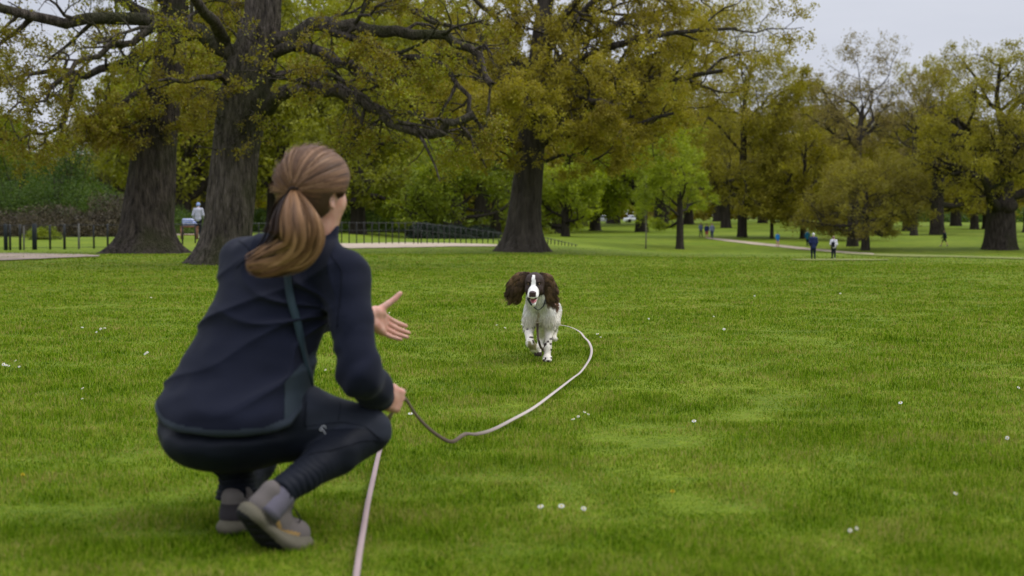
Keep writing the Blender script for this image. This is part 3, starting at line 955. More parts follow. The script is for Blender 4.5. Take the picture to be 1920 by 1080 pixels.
    far(770, 120, 1, 8.0, 'low yellow green tree above the middle of the railing', wide=1.1, leaf='lime')
    far(800, 165, 4, 25.6, 'tall yellow green tree left of the middle oak')
    far(856, 108, 3, 7.6, 'bright green spreading tree with a dark trunk behind the railing', rz=1.0, wide=1.25)
    far(905, 150, 0, 20.7, 'olive tree half hidden behind the middle oak')
    far(930, 130, 3, 10.0, 'bright green tree beside the trunk of the middle oak, left side')
    far(1045, 170, 4, 18.3, 'yellow green tree just right of the middle oak trunk', leaf='lime')
    far(1060, 128, 3, 6.4, 'low bright green tree right of the middle oak trunk', wide=1.2, leaf='lime')
    far(455, 190, 0, 26, 'tall olive tree behind the nearest oak trunk')
    far(560, 180, 4, 27, 'tall yellow green tree above the head of the woman')
    far(640, 200, 0, 27, 'tall olive tree in the second row of the woodland, right of the woman')
    far(745, 200, 4, 28, 'tall yellow green tree in the second row of the woodland, over the railing')
    far(860, 210, 5, 27, 'tall olive tree in the second row of the woodland, left of the middle oak', leaf='gold')
    far(1000, 215, 0, 25, 'tall olive tree behind the crown of the middle oak')
    far(1090, 230, 5, 26, 'tall olive tree behind the right side of the crown of the middle oak', leaf='yellow')
    far(1115, 190, 3, 14.6, 'bright green tree with a grey trunk left of the thin sapling', leaf='lime')
    far(1150, 260, 4, 28.1, 'yellow green tree far behind the thin sapling')
    far(1203, 178, 1, 18.3, 'yellow green tree with dark trunk right beside the thin sapling', leaf='lime')
    far(1240, 240, 5, 29.3, 'tall olive tree behind the slender yellow green tree', leaf='gold')
    far(1290, 250, 1, 20.7, 'yellow tree far behind the slender yellow green tree', leaf='amber')
    far(1360, 215, 2, 17.0, 'amber tree with a flared trunk behind the walking group')
    far(1345, 300, 4, 24.0, 'tall pale green tree on the far side of the field', leaf='pale')
    far(1430, 260, 0, 19.0, 'olive tree far behind the child in bright blue')
    far(1480, 300, 5, 25.0, 'tall pale tree on the skyline left of the tallest bare tree', leaf='pale')
    far(1545, 190, 2, 16.0, 'amber olive tree behind the walker with the navy jacket')
    far(1570, 240, 0, 19.0, 'olive tree behind the tallest bare tree')
    far(1598, 160, 2, 11.0, 'amber tree behind the low rounded brownish tree, left side')
    far(1608, 128, 0, 7.0, 'olive tree whose dark trunk stands just left of the low rounded tree', wide=1.2, leaf='amber')
    far(1660, 220, 5, 17.0, 'olive tree behind the low rounded brownish tree, right side')
    far(1700, 185, 0, 14.0, 'olive tree between the low rounded tree and the runner')
    far(1790, 230, 2, 19.0, 'amber olive tree behind the lone runner')
    far(1825, 200, 0, 13.5, 'olive tree whose thin dark trunk shows left of the massive right oak')
    far(1846, 205, 1, 11.0, 'yellow tree whose thin dark trunk is nearest the massive right oak', leaf='amber')
    far(1926, 180, 5, 15.0, 'olive tree cut by the right edge of the picture')
    far(1985, 140, 2, 13.0, 'amber tree beyond the right edge', leaf='olive2')
    for (px, Y, k, h, lab) in [(-260, 90, 4, 15, 'yellow green tree beyond the left edge, nearer one'), (-520, 120, 5, 17, 'olive tree beyond the left edge, further one'), (-150, 140, 0, 14, 'olive tree just beyond the left edge'),
                               (2130, 120, 4, 15, 'yellow green tree beyond the right edge, nearer one'), (2350, 150, 0, 16, 'olive tree beyond the right edge, further one')]:
        far(px, Y, k, h, lab)
    # far wood closing the view
    gm = Geo()
    N = 100000
    ang = rng.uniform(-0.75, 0.75, N); r = rng.uniform(360, 420, N)
    x = r * np.sin(ang); y = r * np.cos(ang)
    top = 14 + 7 * vnoise(ang * 60, 0.3, 0.1) + 5 * vnoise(ang * 170, 2.3, 0.1)
    z = H(x, y) + 0.5 + top * rng.random(N) ** 0.75
    p = np.stack([x, y, z], -1)
    d = rng.normal(0, 1, (N, 3)); d /= np.linalg.norm(d, axis=1, keepdims=True)
    w = rng.normal(0, 1, (N, 3)); w -= d * np.sum(w * d, 1, keepdims=True); w /= np.linalg.norm(w, axis=1, keepdims=True)
    s = rng.uniform(0.6, 1.4, N)[:, None]
    v = np.stack([p - d * s, p + w * s * .6, p + d * s, p - w * s * .6], 1).reshape(-1, 3)
    i = np.arange(N) * 4
    o = obj('distant_wood', new_mesh('distant_wood', v, np.stack([i, i + 1, i + 2, i + 3], -1), [LEAF['olive2']], smooth=False))
    tag(o, 'distant mass of woodland closing the far side of the park', 'wood', kind='stuff')

    # bushes behind the railing at left
    def bush(px, Y, rx, rz_, leaf, label, N=14000, size=0.14, name='bush', dy=1.0, zc=0.45, group='bushes behind the railing'):
        loc = g(px, Y)
        e = empty(name, loc)
        tag(e, label, name.replace('_', ' '), group)
        gs = Geo()
        for k in range(26):
            a = rng.uniform(0, 6.28); el = rng.uniform(0.2, 1.4)
            t = V(math.cos(a) * math.cos(el) * rx * .8, math.sin(a) * math.cos(el) * rx * .6, math.sin(el) * rz_ * 1.2)
            m = t * 0.5 + rng.normal(0, .15, 3) * V(1, 1, .5)
            gs.tube([V(*(rng.normal(0, .25, 2)), 0), m, t], [.05, .03, .01], 5, cap=False)
        gs.build('stems', BARK['far'], e)
        n = N
        d = rng.normal(0, 1, (n, 3)); d /= np.linalg.norm(d, axis=1, keepdims=True); d[:, 2] = np.abs(d[:, 2])
        lump = 1 + 0.7 * vnoise(d[:, 0] * 2.5 + px, d[:, 1] * 2.5, d[:, 2] * 2.5)
        rr = (0.55 + 0.5 * rng.random(n)) * lump
        p = d * rr[:, None] * V(rx, rx * dy, rz_) + V(0, 0, 0.05)
        dd = rng.normal(0, 1, (n, 3)); dd /= np.linalg.norm(dd, axis=1, keepdims=True)
        w = np.cross(dd, rng.normal(0, 1, (n, 3))); w /= np.linalg.norm(w, axis=1, keepdims=True)
        s = (size * rng.uniform(.6, 1.3, n))[:, None] * .5
        v = np.stack([p - dd * s, p + w * s * .6, p + dd * s, p - w * s * .6], 1).reshape(-1, 3)
        i = np.arange(n) * 4
        obj('foliage', new_mesh('foliage', v, np.stack([i, i + 1, i + 2, i + 3], -1), [LEAF[leaf]], smooth=False), e)
        return e
    bush(20, 81, 3.0, 3.2, 'dark', 'dark green bush rising just behind the brambles at the far left', 14000, .12)
    bush(110, 82, 2.4, 3.0, 'dark', 'dark green bush rising just behind the brambles, right part', 12000, .12)
    bush(40, 92, 3.2, 4.9, 'dark', 'dark green bush at the far left behind the gate', 16000)
    bush(130, 88, 2.6, 5.3, 'dark', 'taller dark green bush left of the furthest left oak', 18000)
    bush(185, 95, 2.2, 3.6, 'dark', 'rounded dark green bush next to the trunk of the furthest left oak', 12000)
    bush(-30, 96, 2.8, 3.8, 'dark', 'dark green bush cut by the left edge', 8000)
    bush(10, 78, 2.2, 1.3, 'bramble', 'brown leafless bramble thicket behind the gate posts', 8000, .11, 'bramble_thicket')
    bush(95, 77, 2.4, 1.5, 'bramble', 'brown bramble thicket behind the thick black post', 8000, .11, 'bramble_thicket')
    bush(165, 78, 2.0, 1.4, 'bramble', 'brown bramble thicket below the tallest dark bush', 10000, .11, 'bramble_thicket')
    bush(225, 80, 2.0, 2.2, 'bramble', 'brown bramble thicket touching the furthest left oak trunk', 10000, .11, 'bramble_thicket')
    bush(85, 66, .8, .55, 'green', 'small bright green weed clump at the foot of the thick black post', 3000, .08)
    bush(300, 110, 3.0, 2.2, 'dark', 'dark shrub seen low between the two big left trunks', 8000)
    bush(355, 100, 3.0, 1.5, 'dark', 'low dark shrub behind the seated bundle between the trunks', 8000)
    bush(800, 100, 1.3, .95, 'shade_black', 'low black shrub standing in for deep shade behind the railing, left end', 9000, .12)  # three near-black shrubs stand in for the shade under the low canopy
    bush(845, 103, 1.5, .9, 'shade_black', 'low black shrub standing in for deep shade behind the railing, middle', 9000, .12)
    bush(895, 106, 1.6, .75, 'shade_black', 'low black shrub standing in for deep shade behind the railing, right end', 9000, .12)
    bush(640, 150, 6.0, 2.4, 'dark', 'dim undergrowth below the woodland right of the woman', 9000, .3)
    bush(730, 155, 6.0, 2.4, 'dark', 'dim undergrowth below the woodland above the railing', 9000, .3)
    bush(500, 150, 6.0, 2.6, 'dark', 'dim undergrowth hidden mostly by the woman', 9000, .3)
    bush(950, 165, 5.0, 2.0, 'green', 'green undergrowth beside the middle oak trunk', 9000, .3)
    bush(1740, 300, 12.0, 3.2, 'dark', 'dark hedge line far behind the runner', 8000, .6)
    bush(1860, 290, 12.0, 3.4, 'dark', 'dark hedge line far behind the massive right oak', 8000, .6)
# ------------------------------------------------------------------ implicit body modelling (surface nets)
class Field:
    def __init__(self, lo, hi, h):
        self.lo = np.asarray(lo, float); self.h = h
        n = np.ceil((np.asarray(hi, float) - self.lo) / h).astype(int) + 1
        self.n = n
        self.ax = [self.lo[i] + h * np.arange(n[i]) for i in range(3)]
        self.F = np.full(n, 0.5, np.float32)
    def sub(self, lo, hi):
        sl, g = [], []
        for i in range(3):
            a = int(np.clip(np.floor((lo[i] - self.lo[i]) / self.h), 0, self.n[i]))
            b = int(np.clip(np.ceil((hi[i] - self.lo[i]) / self.h) + 1, 0, self.n[i]))
            sl.append(slice(a, b)); g.append(self.ax[i][a:b].astype(np.float32))
        return tuple(sl), g[0][:, None, None], g[1][None, :, None], g[2][None, None, :]
    def merge(self, sl, d, k, op='u'):
        A = self.F[sl]
        if A.size == 0: return
        d = d.astype(np.float32)
        if op == 'u':
            if k > 0:
                hh = np.maximum(k - np.abs(A - d), 0) / k
                self.F[sl] = np.minimum(A, d) - hh * hh * k * 0.25
            else: self.F[sl] = np.minimum(A, d)
        elif op == 's':          # subtract
            if k > 0:
                hh = np.maximum(k - np.abs(A + d), 0) / k
                self.F[sl] = np.maximum(A, -d) + hh * hh * k * 0.25
            else: self.F[sl] = np.maximum(A, -d)
    def cone(self, a, b, ra, rb, k=0.02, flat=None, ff=1.0, op='u'):
        a = np.asarray(a, float); b = np.asarray(b, float)
        R = max(ra, rb) * max(1, ff) + k + 3 * self.h
        sl, X, Y, Z = self.sub(np.minimum(a, b) - R, np.maximum(a, b) + R)
        ba = b - a; L2 = max(ba @ ba, 1e-12)
        px, py, pz = X - a[0], Y - a[1], Z - a[2]
        t = np.clip((px * ba[0] + py * ba[1] + pz * ba[2]) / L2, 0, 1)
        qx, qy, qz = px - t * ba[0], py - t * ba[1], pz - t * ba[2]
        r = ra + (rb - ra) * t
        if flat is not None:
            f = unit(flat); c = (qx * f[0] + qy * f[1] + qz * f[2]) * (1 / ff - 1)
            qx = qx + c * f[0]; qy = qy + c * f[1]; qz = qz + c * f[2]
            d = (np.sqrt(qx * qx + qy * qy + qz * qz) - r) * min(1.0, ff)
        else:
            d = np.sqrt(qx * qx + qy * qy + qz * qz) - r
        self.merge(sl, d, k, op)
        return self
    def chain(self, pts, rads, k=0.02, **kw):
        for i in range(len(pts) - 1): self.cone(pts[i], pts[i + 1], rads[i], rads[i + 1], k, **kw)
        return self
    def ell(self, c, r, axes=None, k=0.02, op='u'):
        c = np.asarray(c, float); r = np.asarray(r, float)
        R = r.max() + k + 3 * self.h
        sl, X, Y, Z = self.sub(c - R, c + R)
        px, py, pz = X - c[0], Y - c[1], Z - c[2]
        A = np.eye(3) if axes is None else np.asarray(axes, float)
        u = [px * A[i][0] + py * A[i][1] + pz * A[i][2] for i in range(3)]
        k0 = np.sqrt(sum((u[i] / r[i]) ** 2 for i in range(3)))
        k1 = np.sqrt(sum((u[i] / r[i] ** 2) ** 2 for i in range(3)))
        d = k0 * (k0 - 1) / np.maximum(k1, 1e-6)
        self.merge(sl, d, k, op)
        return self
    def box(self, c, hs, axes=None, r=0.01, k=0.01, op='u'):
        c = np.asarray(c, float); hs = np.asarray(hs, float)
        R = np.linalg.norm(hs) + k + 3 * self.h
        sl, X, Y, Z = self.sub(c - R, c + R)
        px, py, pz = X - c[0], Y - c[1], Z - c[2]
        A = np.eye(3) if axes is None else np.asarray(axes, float)
        u = [np.abs(px * A[i][0] + py * A[i][1] + pz * A[i][2]) - (hs[i] - r) for i in range(3)]
        d = np.sqrt(sum(np.maximum(q, 0) ** 2 for q in u)) + np.minimum(np.maximum(np.maximum(u[0], u[1]), u[2]), 0) - r
        self.merge(sl, d, k, op)
        return self
    def loft(self, rows, k=0.02, round_=0.03, p=2.0):
        """rows (z, cx, cy, rx, ry, rot) from low to high: an elliptical body with changing section"""
        rows = np.array(sorted(rows), float)
        z0, z1 = rows[0, 0], rows[-1, 0]
        R = max(rows[:, 3].max(), rows[:, 4].max()) + k + 3 * self.h
        lo = V(rows[:, 1].min() - R, rows[:, 2].min() - R, z0 - k - .03); hi = V(rows[:, 1].max() + R, rows[:, 2].max() + R, z1 + k + .03)
        sl, X, Y, Z = self.sub(lo, hi)
        zz = np.clip(Z.ravel(), z0, z1)
        # smooth interpolation of the rows
        def it(c):
            m = rows[:, c]; x = rows[:, 0]
            i = np.clip(np.searchsorted(x, zz) - 1, 0, len(x) - 2)
            hgt = x[i + 1] - x[i]; t = (zz - x[i]) / hgt
            sl_ = np.gradient(m, x)
            t2, t3 = t * t, t * t * t
            return (2 * t3 - 3 * t2 + 1) * m[i] + (t3 - 2 * t2 + t) * hgt * sl_[i] + (-2 * t3 + 3 * t2) * m[i + 1] + (t3 - t2) * hgt * sl_[i + 1]
        cx, cy, rx, ry, ro = [it(c)[None, None, :] for c in range(1, 6)]
        dx, dy = X - cx, Y - cy
        c_, s_ = np.cos(ro), np.sin(ro)
        a = dx * c_ + dy * s_; b = -dx * s_ + dy * c_
        rr = (np.abs(a / rx) ** p + np.abs(b / ry) ** p) ** (1 / p)
        d = (rr - 1) * np.minimum(rx, ry)
        dz = np.maximum(Z - z1, z0 - Z) + 0 * d
        u1 = d + round_; u2 = dz + round_
        d = np.sqrt(np.maximum(u1, 0) ** 2 + np.maximum(u2, 0) ** 2) + np.minimum(np.maximum(u1, u2), 0) - round_
        self.merge(sl, d, k)
        return self
    def plane_cut(self, p, n, k=0.0):
        """remove everything on the side the normal points to"""
        n = unit(n); X, Y, Z = self.ax[0][:, None, None], self.ax[1][None, :, None], self.ax[2][None, None, :]
        d = -((X - p[0]) * n[0] + (Y - p[1]) * n[1] + (Z - p[2]) * n[2])
        self.merge((slice(None),) * 3, d + 0 * self.F, k, 's')
        return self
    def warp(self, fn, band=0.06):
        m = np.abs(self.F) < band
        i = np.argwhere(m)
        P_ = self.lo + i * self.h
        self.F[m] += fn(P_[:, 0], P_[:, 1], P_[:, 2]).astype(np.float32)
        return self
    def surface(self):
        F = self.F; S_ = F < 0
        n = self.n
        c = np.zeros((n[0] - 1, n[1] - 1, n[2] - 1), np.uint8)
        for a in (0, 1):
            for b in (0, 1):
                for d in (0, 1): c += S_[a:n[0] - 1 + a, b:n[1] - 1 + b, d:n[2] - 1 + d]
        act = (c > 0) & (c < 8)
        idx = np.argwhere(act)
        ID = np.full(act.shape, -1, np.int64); ID[act] = np.arange(len(idx))
        acc = np.zeros((len(idx), 3)); cnt = np.zeros(len(idx))
        I, J, K = idx.T
        for ax in range(3):
            o = [q for q in range(3) if q != ax]
            for u in (0, 1):
                for w in (0, 1):
                    off = [0, 0, 0]; off[o[0]] = u; off[o[1]] = w
                    off2 = list(off); off2[ax] = 1
                    f0 = F[I + off[0], J + off[1], K + off[2]]; f1 = F[I + off2[0], J + off2[1], K + off2[2]]
                    m = (f0 < 0) != (f1 < 0)
                    t = f0[m] / (f0[m] - f1[m])
                    p = np.zeros((m.sum(), 3)); p[:, 0], p[:, 1], p[:, 2] = off[0], off[1], off[2]; p[:, ax] = t
                    acc[m] += p; cnt[m] += 1
        v = self.lo + (idx + acc / np.maximum(cnt, 1)[:, None]) * self.h
        faces = []
        for ax in range(3):
            s0 = [slice(None)] * 3; s1 = [slice(None)] * 3
            s0[ax] = slice(0, -1); s1[ax] = slice(1, None)
            A, B = S_[tuple(s0)], S_[tuple(s1)]
            e = np.argwhere(A != B)
            o = [q for q in range(3) if q != ax]
            ok = (e[:, o[0]] > 0) & (e[:, o[1]] > 0) & (e[:, o[0]] < n[o[0]] - 1) & (e[:, o[1]] < n[o[1]] - 1)
            e = e[ok]
            flip = A[tuple(e.T)]
            q = []
            for (u, w) in ((1, 1), (0, 1), (0, 0), (1, 0)):
                k = e.copy(); k[:, o[0]] -= u; k[:, o[1]] -= w
                q.append(ID[tuple(k.T)])
            q = np.stack(q, -1)
            if ax == 1: flip = ~flip
            q[~flip] = q[~flip][:, ::-1]
            faces.append(q)
        return v, np.vstack(faces)

def smooth_mesh(v, q, it=2, lam=0.5):
    v = v.copy()
    e = np.vstack([q[:, [0, 1]], q[:, [1, 2]], q[:, [2, 3]], q[:, [3, 0]]])
    n = len(v)
    deg = np.bincount(e.ravel(), minlength=n).astype(float)
    for _ in range(it):
        for l in (lam, -lam * 0.9):
            s = np.zeros_like(v)
            for c in range(3):
                s[:, c] = np.bincount(e[:, 0], v[e[:, 1], c], n) + np.bincount(e[:, 1], v[e[:, 0], c], n)
            v += l * (s / np.maximum(deg, 1)[:, None] - v)
    return v

def vnormals(v, q):
    a = np.cross(v[q[:, 2]] - v[q[:, 0]], v[q[:, 3]] - v[q[:, 1]])
    n = np.zeros_like(v)
    for k in range(4):
        for c in range(3): n[:, c] += np.bincount(q[:, k], a[:, c], len(v))
    return n / np.maximum(np.linalg.norm(n, axis=1, keepdims=True), 1e-12)

def take_faces(v, q, mask, out=0.0, nrm=None):
    """part of a surface as its own sheet, optionally lifted along the normals"""
    f = q[mask]
    u, inv = np.unique(f.ravel(), return_inverse=True)
    vv = v[u].copy()
    if out: vv += (vnormals(v, q) if nrm is None else nrm)[u] * out
    return vv, inv.reshape(-1, 4)

def ribbons(C, W, NRM, a=None):
    """C (m,k,3) strand curves, W (m,k) half widths, NRM (m,k,3) facing -> verts, quads"""
    T = np.gradient(C, axis=1)
    Sd = np.cross(T, NRM); Sd /= np.maximum(np.linalg.norm(Sd, axis=2, keepdims=True), 1e-9)
    L_ = C - Sd * W[..., None]; R_ = C + Sd * W[..., None]
    m, k = C.shape[:2]
    v = np.stack([L_, R_], 2).reshape(-1, 3)
    b = (np.arange(m)[:, None] * k + np.arange(k - 1)[None]).ravel() * 2
    return v, np.stack([b, b + 1, b + 3, b + 2], -1)
# ------------------------------------------------------------------ the crouching woman
def fabric(name, col, rough=0.85, sheen=0.3, bs=900, bump=0.25, var=0.12):
    m = plain(name, col, rough, 0.25, var, 9, bump, bs, bdist=0.0008)
    b = m.node_tree.nodes['Principled BSDF']
    b.inputs['Sheen Weight'].default_value = sheen * 0.12
    b.inputs['Specular IOR Level'].default_value = 0.12
    b.inputs['Sheen Roughness'].default_value = 0.5
    return m

def skinmat(name='skin', col=(0.52, 0.29, 0.22)):
    m, n, b = nodemat(name, 0.5, 0.35)
    tc = n.nodes.new('ShaderNodeTexCoord')
    no = n.nodes.new('ShaderNodeTexNoise'); no.inputs['Scale'].default_value = 38; no.inputs['Detail'].default_value = 4
    r = n.nodes.new('ShaderNodeValToRGB')
    ramp_set(r, [(0.3, tuple(c * k for c, k in zip(col, (0.93, 0.80, 0.78)))), (0.7, tuple(c * k for c, k in zip(col, (1.05, 1.1, 1.1))))])
    n.links.new(tc.outputs['Object'], no.inputs['Vector']); n.links.new(no.outputs['Fac'], r.inputs['Fac'])
    n.links.new(r.outputs['Color'], b.inputs['Base Color'])
    b.inputs['Subsurface Weight'].default_value = 0.15
    b.inputs['Subsurface Radius'].default_value = (0.012, 0.005, 0.003)
    b.inputs['Subsurface Scale'].default_value = 0.6
    return m

def hairmat(name, stops, rough=0.5, spec=0.22):
    m, n, b = nodemat(name, rough, spec)
    at = n.nodes.new('ShaderNodeAttribute'); at.attribute_name = 'tone'
    r = n.nodes.new('ShaderNodeValToRGB'); ramp_set(r, stops)
    n.links.new(at.outputs['Fac'], r.inputs['Fac']); n.links.new(r.outputs['Color'], b.inputs['Base Color'])
    b.inputs['Anisotropic'].default_value = 0.5
    return m

def rot_to(d, axis, ang):
    axis = unit(axis)
    return d * math.cos(ang) + np.cross(axis, d) * math.sin(ang) + axis * (axis @ d) * (1 - math.cos(ang))

def hand(Fd, wrist, d, n, s, curls, thumb, scale=1.0, spread=0.06):
    """palm, four fingers and a thumb; d to the fingers, n out of the palm, s towards the thumb side"""
    d = unit(d); n = unit(n - d * (n @ d)); s = unit(s - d * (s @ d) - n * (s @ n))
    k = scale
    A = np.array([d, s, n])
    Fd.box(wrist + d * .050 * k, V(.042, .038, .0135) * k, A, r=.013 * k, k=.008)
    Fd.cone(wrist - d * .02, wrist + d * .03 * k, .026 * k, .024 * k, .015, n, 0.72)
    Fd.cone(wrist + d * .02 * k - s * .022 * k + n * .006 * k, wrist + d * .06 * k - s * .026 * k + n * .005 * k, .016 * k, .012 * k, .012)   # heel of the hand
    Fd.cone(wrist + d * .015 * k + s * .020 * k + n * .008 * k, wrist + d * .048 * k + s * .030 * k + n * .008 * k, .018 * k, .014 * k, .012)   # ball of the thumb
    L_ = [(.042, .025, .020), (.046, .029, .021), (.043, .027, .020), (.034, .020, .018)]
    off = (.029, .0098, -.0095, -.0275)
    fx = (0, .004, .001, -.007)
    for i in range(4):
        p = wrist + d * (.088 + fx[i]) * k + s * off[i] * k
        a = spread * (1.5 - i) 
        dd = unit(d + s * a)
        ax = np.cross(dd, n)
        r = (.0092, .0094, .0088, .0078)[i] * k
        Fd.cone(p - dd * .03 * k, p, r * 1.05, r * 1.08, .006)
        for j in range(3):
            dd = rot_to(dd, ax, curls[i][j])
            q = p + dd * L_[i][j] * k
            Fd.cone(p, q, r * (1.04 - .10 * j), r * (.95 - .10 * j), .0035)
            p = q
    p = wrist + d * .030 * k + s * .030 * k + n * .004 * k
    r = .0125 * k
    for j, (dv, ln) in enumerate(thumb):
        q = p + unit(dv) * ln * k
        Fd.cone(p, q, r, r * .86, .007 if j == 0 else .003)
        p = q; r *= .88
    return p

def shoe(parent, heel, toe_dir, up, scale, mats, lace_n=5, bend=None):
    """trainer: chunky sole, padded upper with collar and toe cap, laces"""
    L_ = unit(toe_dir); up = unit(up - L_ * (up @ L_)); sd_ = np.cross(L_, up)
    def W(a, b, c):
        if bend is None or a <= .165: 
            if bend is None: return heel + (L_ * a + sd_ * b + up * c) * scale
            k = sstep(.11, .165, a)
            uu = unit(up * (1 - k * .5) + U2 * k * .5)
            return heel + (L_ * a + sd_ * b + uu * c) * scale
        uu = unit(up * .25 + U2 * .75)
        return heel + (L_ * .165 + L2 * (a - .165) + sd_ * b + uu * c) * scale
    if bend is not None: L2, U2 = unit(bend), V(0, 0, 1)
    lo = heel - .35 * scale; hi = heel + .35 * scale
    F1 = Field(lo, hi, 0.0045)
    pts = [W(.035, 0, .045), W(.09, .002, .042), W(.15, .004, .036), W(.205, .004, .034), (W(.235, 0, .034))]
    F1.chain(pts, np.array([.036, .034, .037, .042, .033]) * scale, .03, flat=up, ff=0.95)
    F1.cone(W(.030, 0, .06), W(.028, 0, .100), .034 * scale, .033 * scale, .02)
    F1.cone(W(.075, 0, .06), W(.078, 0, .10), .036 * scale, .032 * scale, .02)
    F1.cone(W(.11, 0, .065), W(.165, 0, .055), .034 * scale, .030 * scale, .02)
    F1.cone(W(.095, 0, .10), W(.105, 0, .125), .018 * scale, .012 * scale, .012, flat=L_, ff=.5)      # tongue
    F1.cone(W(.052, 0, .10), W(.050, 0, .16), .026 * scale, .032 * scale, .004, op='s')              # foot opening
    F1.plane_cut(W(0, 0, .018), -up)
    v, q = F1.surface(); v = smooth_mesh(v, q, 2)
    o_ = empty_child('shoe', parent, heel)
    upm = obj('upper', new_mesh('upper', v - heel, q, [mats['upper']]), o_)
    nn = vnormals(v, q)
    c = v[q].mean(1); lc = np.stack([(c - heel) @ L_, (c - heel) @ sd_, (c - heel) @ up], 1) / scale
    def patch(name, mask, mat, out=.0022):
        if mask.sum() < 4: return
        vv, qq = take_faces(v, q, mask, out * scale, nn)
        obj(name, new_mesh(name, vv - heel, qq, [mat]), o_)
    patch('toe_cap', (lc[:, 0] > .212) & (lc[:, 2] < .062), mats['dark'])
    if bend is None: patch('heel_patch', (lc[:, 0] < .02) & (lc[:, 2] > .045) & (lc[:, 2] < .088), mats['dark'])
    for sg in (-1, 1): patch('side_stripe', (lc[:, 1] * sg > .015) & (np.abs(lc[:, 2] - (.035 + .45 * np.abs(lc[:, 0] - .10))) < .0065) & (lc[:, 0] > .07) & (lc[:, 0] < .16), mats['gold'])
    F2 = Field(lo, hi, 0.0045)
    zs = .016
    pts = [W(.030, 0, zs), W(.09, .003, zs), W(.15, .005, zs), W(.18, .005, zs), W(.205, .005, zs), W(.238, .002, zs + .005)]
    F2.chain(pts, np.array([.041, .038, .041, .045, .046, .036]) * scale, .03, flat=up if bend is None else unit(up + V(0, 0, 1)), ff=.42)
    F2.ell(W(.028, 0, .022), V(.048, .044, .028) * scale, np.array([L_, sd_, up]), .012)
    for k in range(9):
        (bend is None or k < 6) and F2.box(W(.012 + .028 * k, 0, -.004), V(.0035, .06, .006) * scale, np.array([L_, sd_, up]), .001, .002, 's')
    v, q = F2.surface(); v = smooth_mesh(v, q, 1)
    obj('sole', new_mesh('sole', v - heel, q, [mats['sole']]), o_)
    c = v[q].mean(1); lc = (c - heel) @ up / scale
    vv, qq = take_faces(v, q, lc < .006, .0012, vnormals(v, q))
    obj('tread', new_mesh('tread', vv - heel, qq, [mats['black']]), o_)
    g = Geo()
    for k in range(lace_n):
        a = .115 + .016 * k; z = .1005 - .0072 * k
        p = [W(a, -.020, z - .006), W(a + .004, -.008, z + .004), W(a + .008, .008, z + .004), W(a + .012, .020, z - .006)]
        g.tube(np.array(p) - heel, .0022 * scale, 6)
    for sgn in (-1, 1):
        t = np.linspace(0, 1, 14)
        base = W(.108, 0, .112)
        loop = np.array([base + (L_ * (.05 * math.sin(math.pi * a) * .9) + sd_ * sgn * (.012 + .02 * math.sin(2 * math.pi * a * .8)) - up * .045 * a) * scale for a in t])
        g.tube(loop - heel, .0020 * scale, 6)
    g.build('laces', mats['black'], o_)
    return o_

def empty_child(name, parent, loc):
    o = bpy.data.objects.new(name, None); COL.objects.link(o)
    o.parent = parent; o.empty_display_size = .1
    pl = np.array(parent['_o'])
    o.location = [float(c) for c in (np.asarray(loc) - pl)]
    return o

def px_of(p):
    p = np.atleast_2d(p)
    y, z = p[:, 1], p[:, 2] - CAM_H
    dep = y * CP - z * SP; vy = z * CP + y * SP
    return 960 + F_PX * p[:, 0] / dep, 540 - F_PX * vy / dep, dep

def snap(v, px, py, tol=5.0):
    X, Y, D = px_of(v)
    d2 = (X - px) ** 2 + (Y - py) ** 2
    m = d2 < tol * tol
    if not m.any(): return int(np.argmin(d2))
    i = np.where(m)[0]
    return int(i[np.argmin(D[i])])

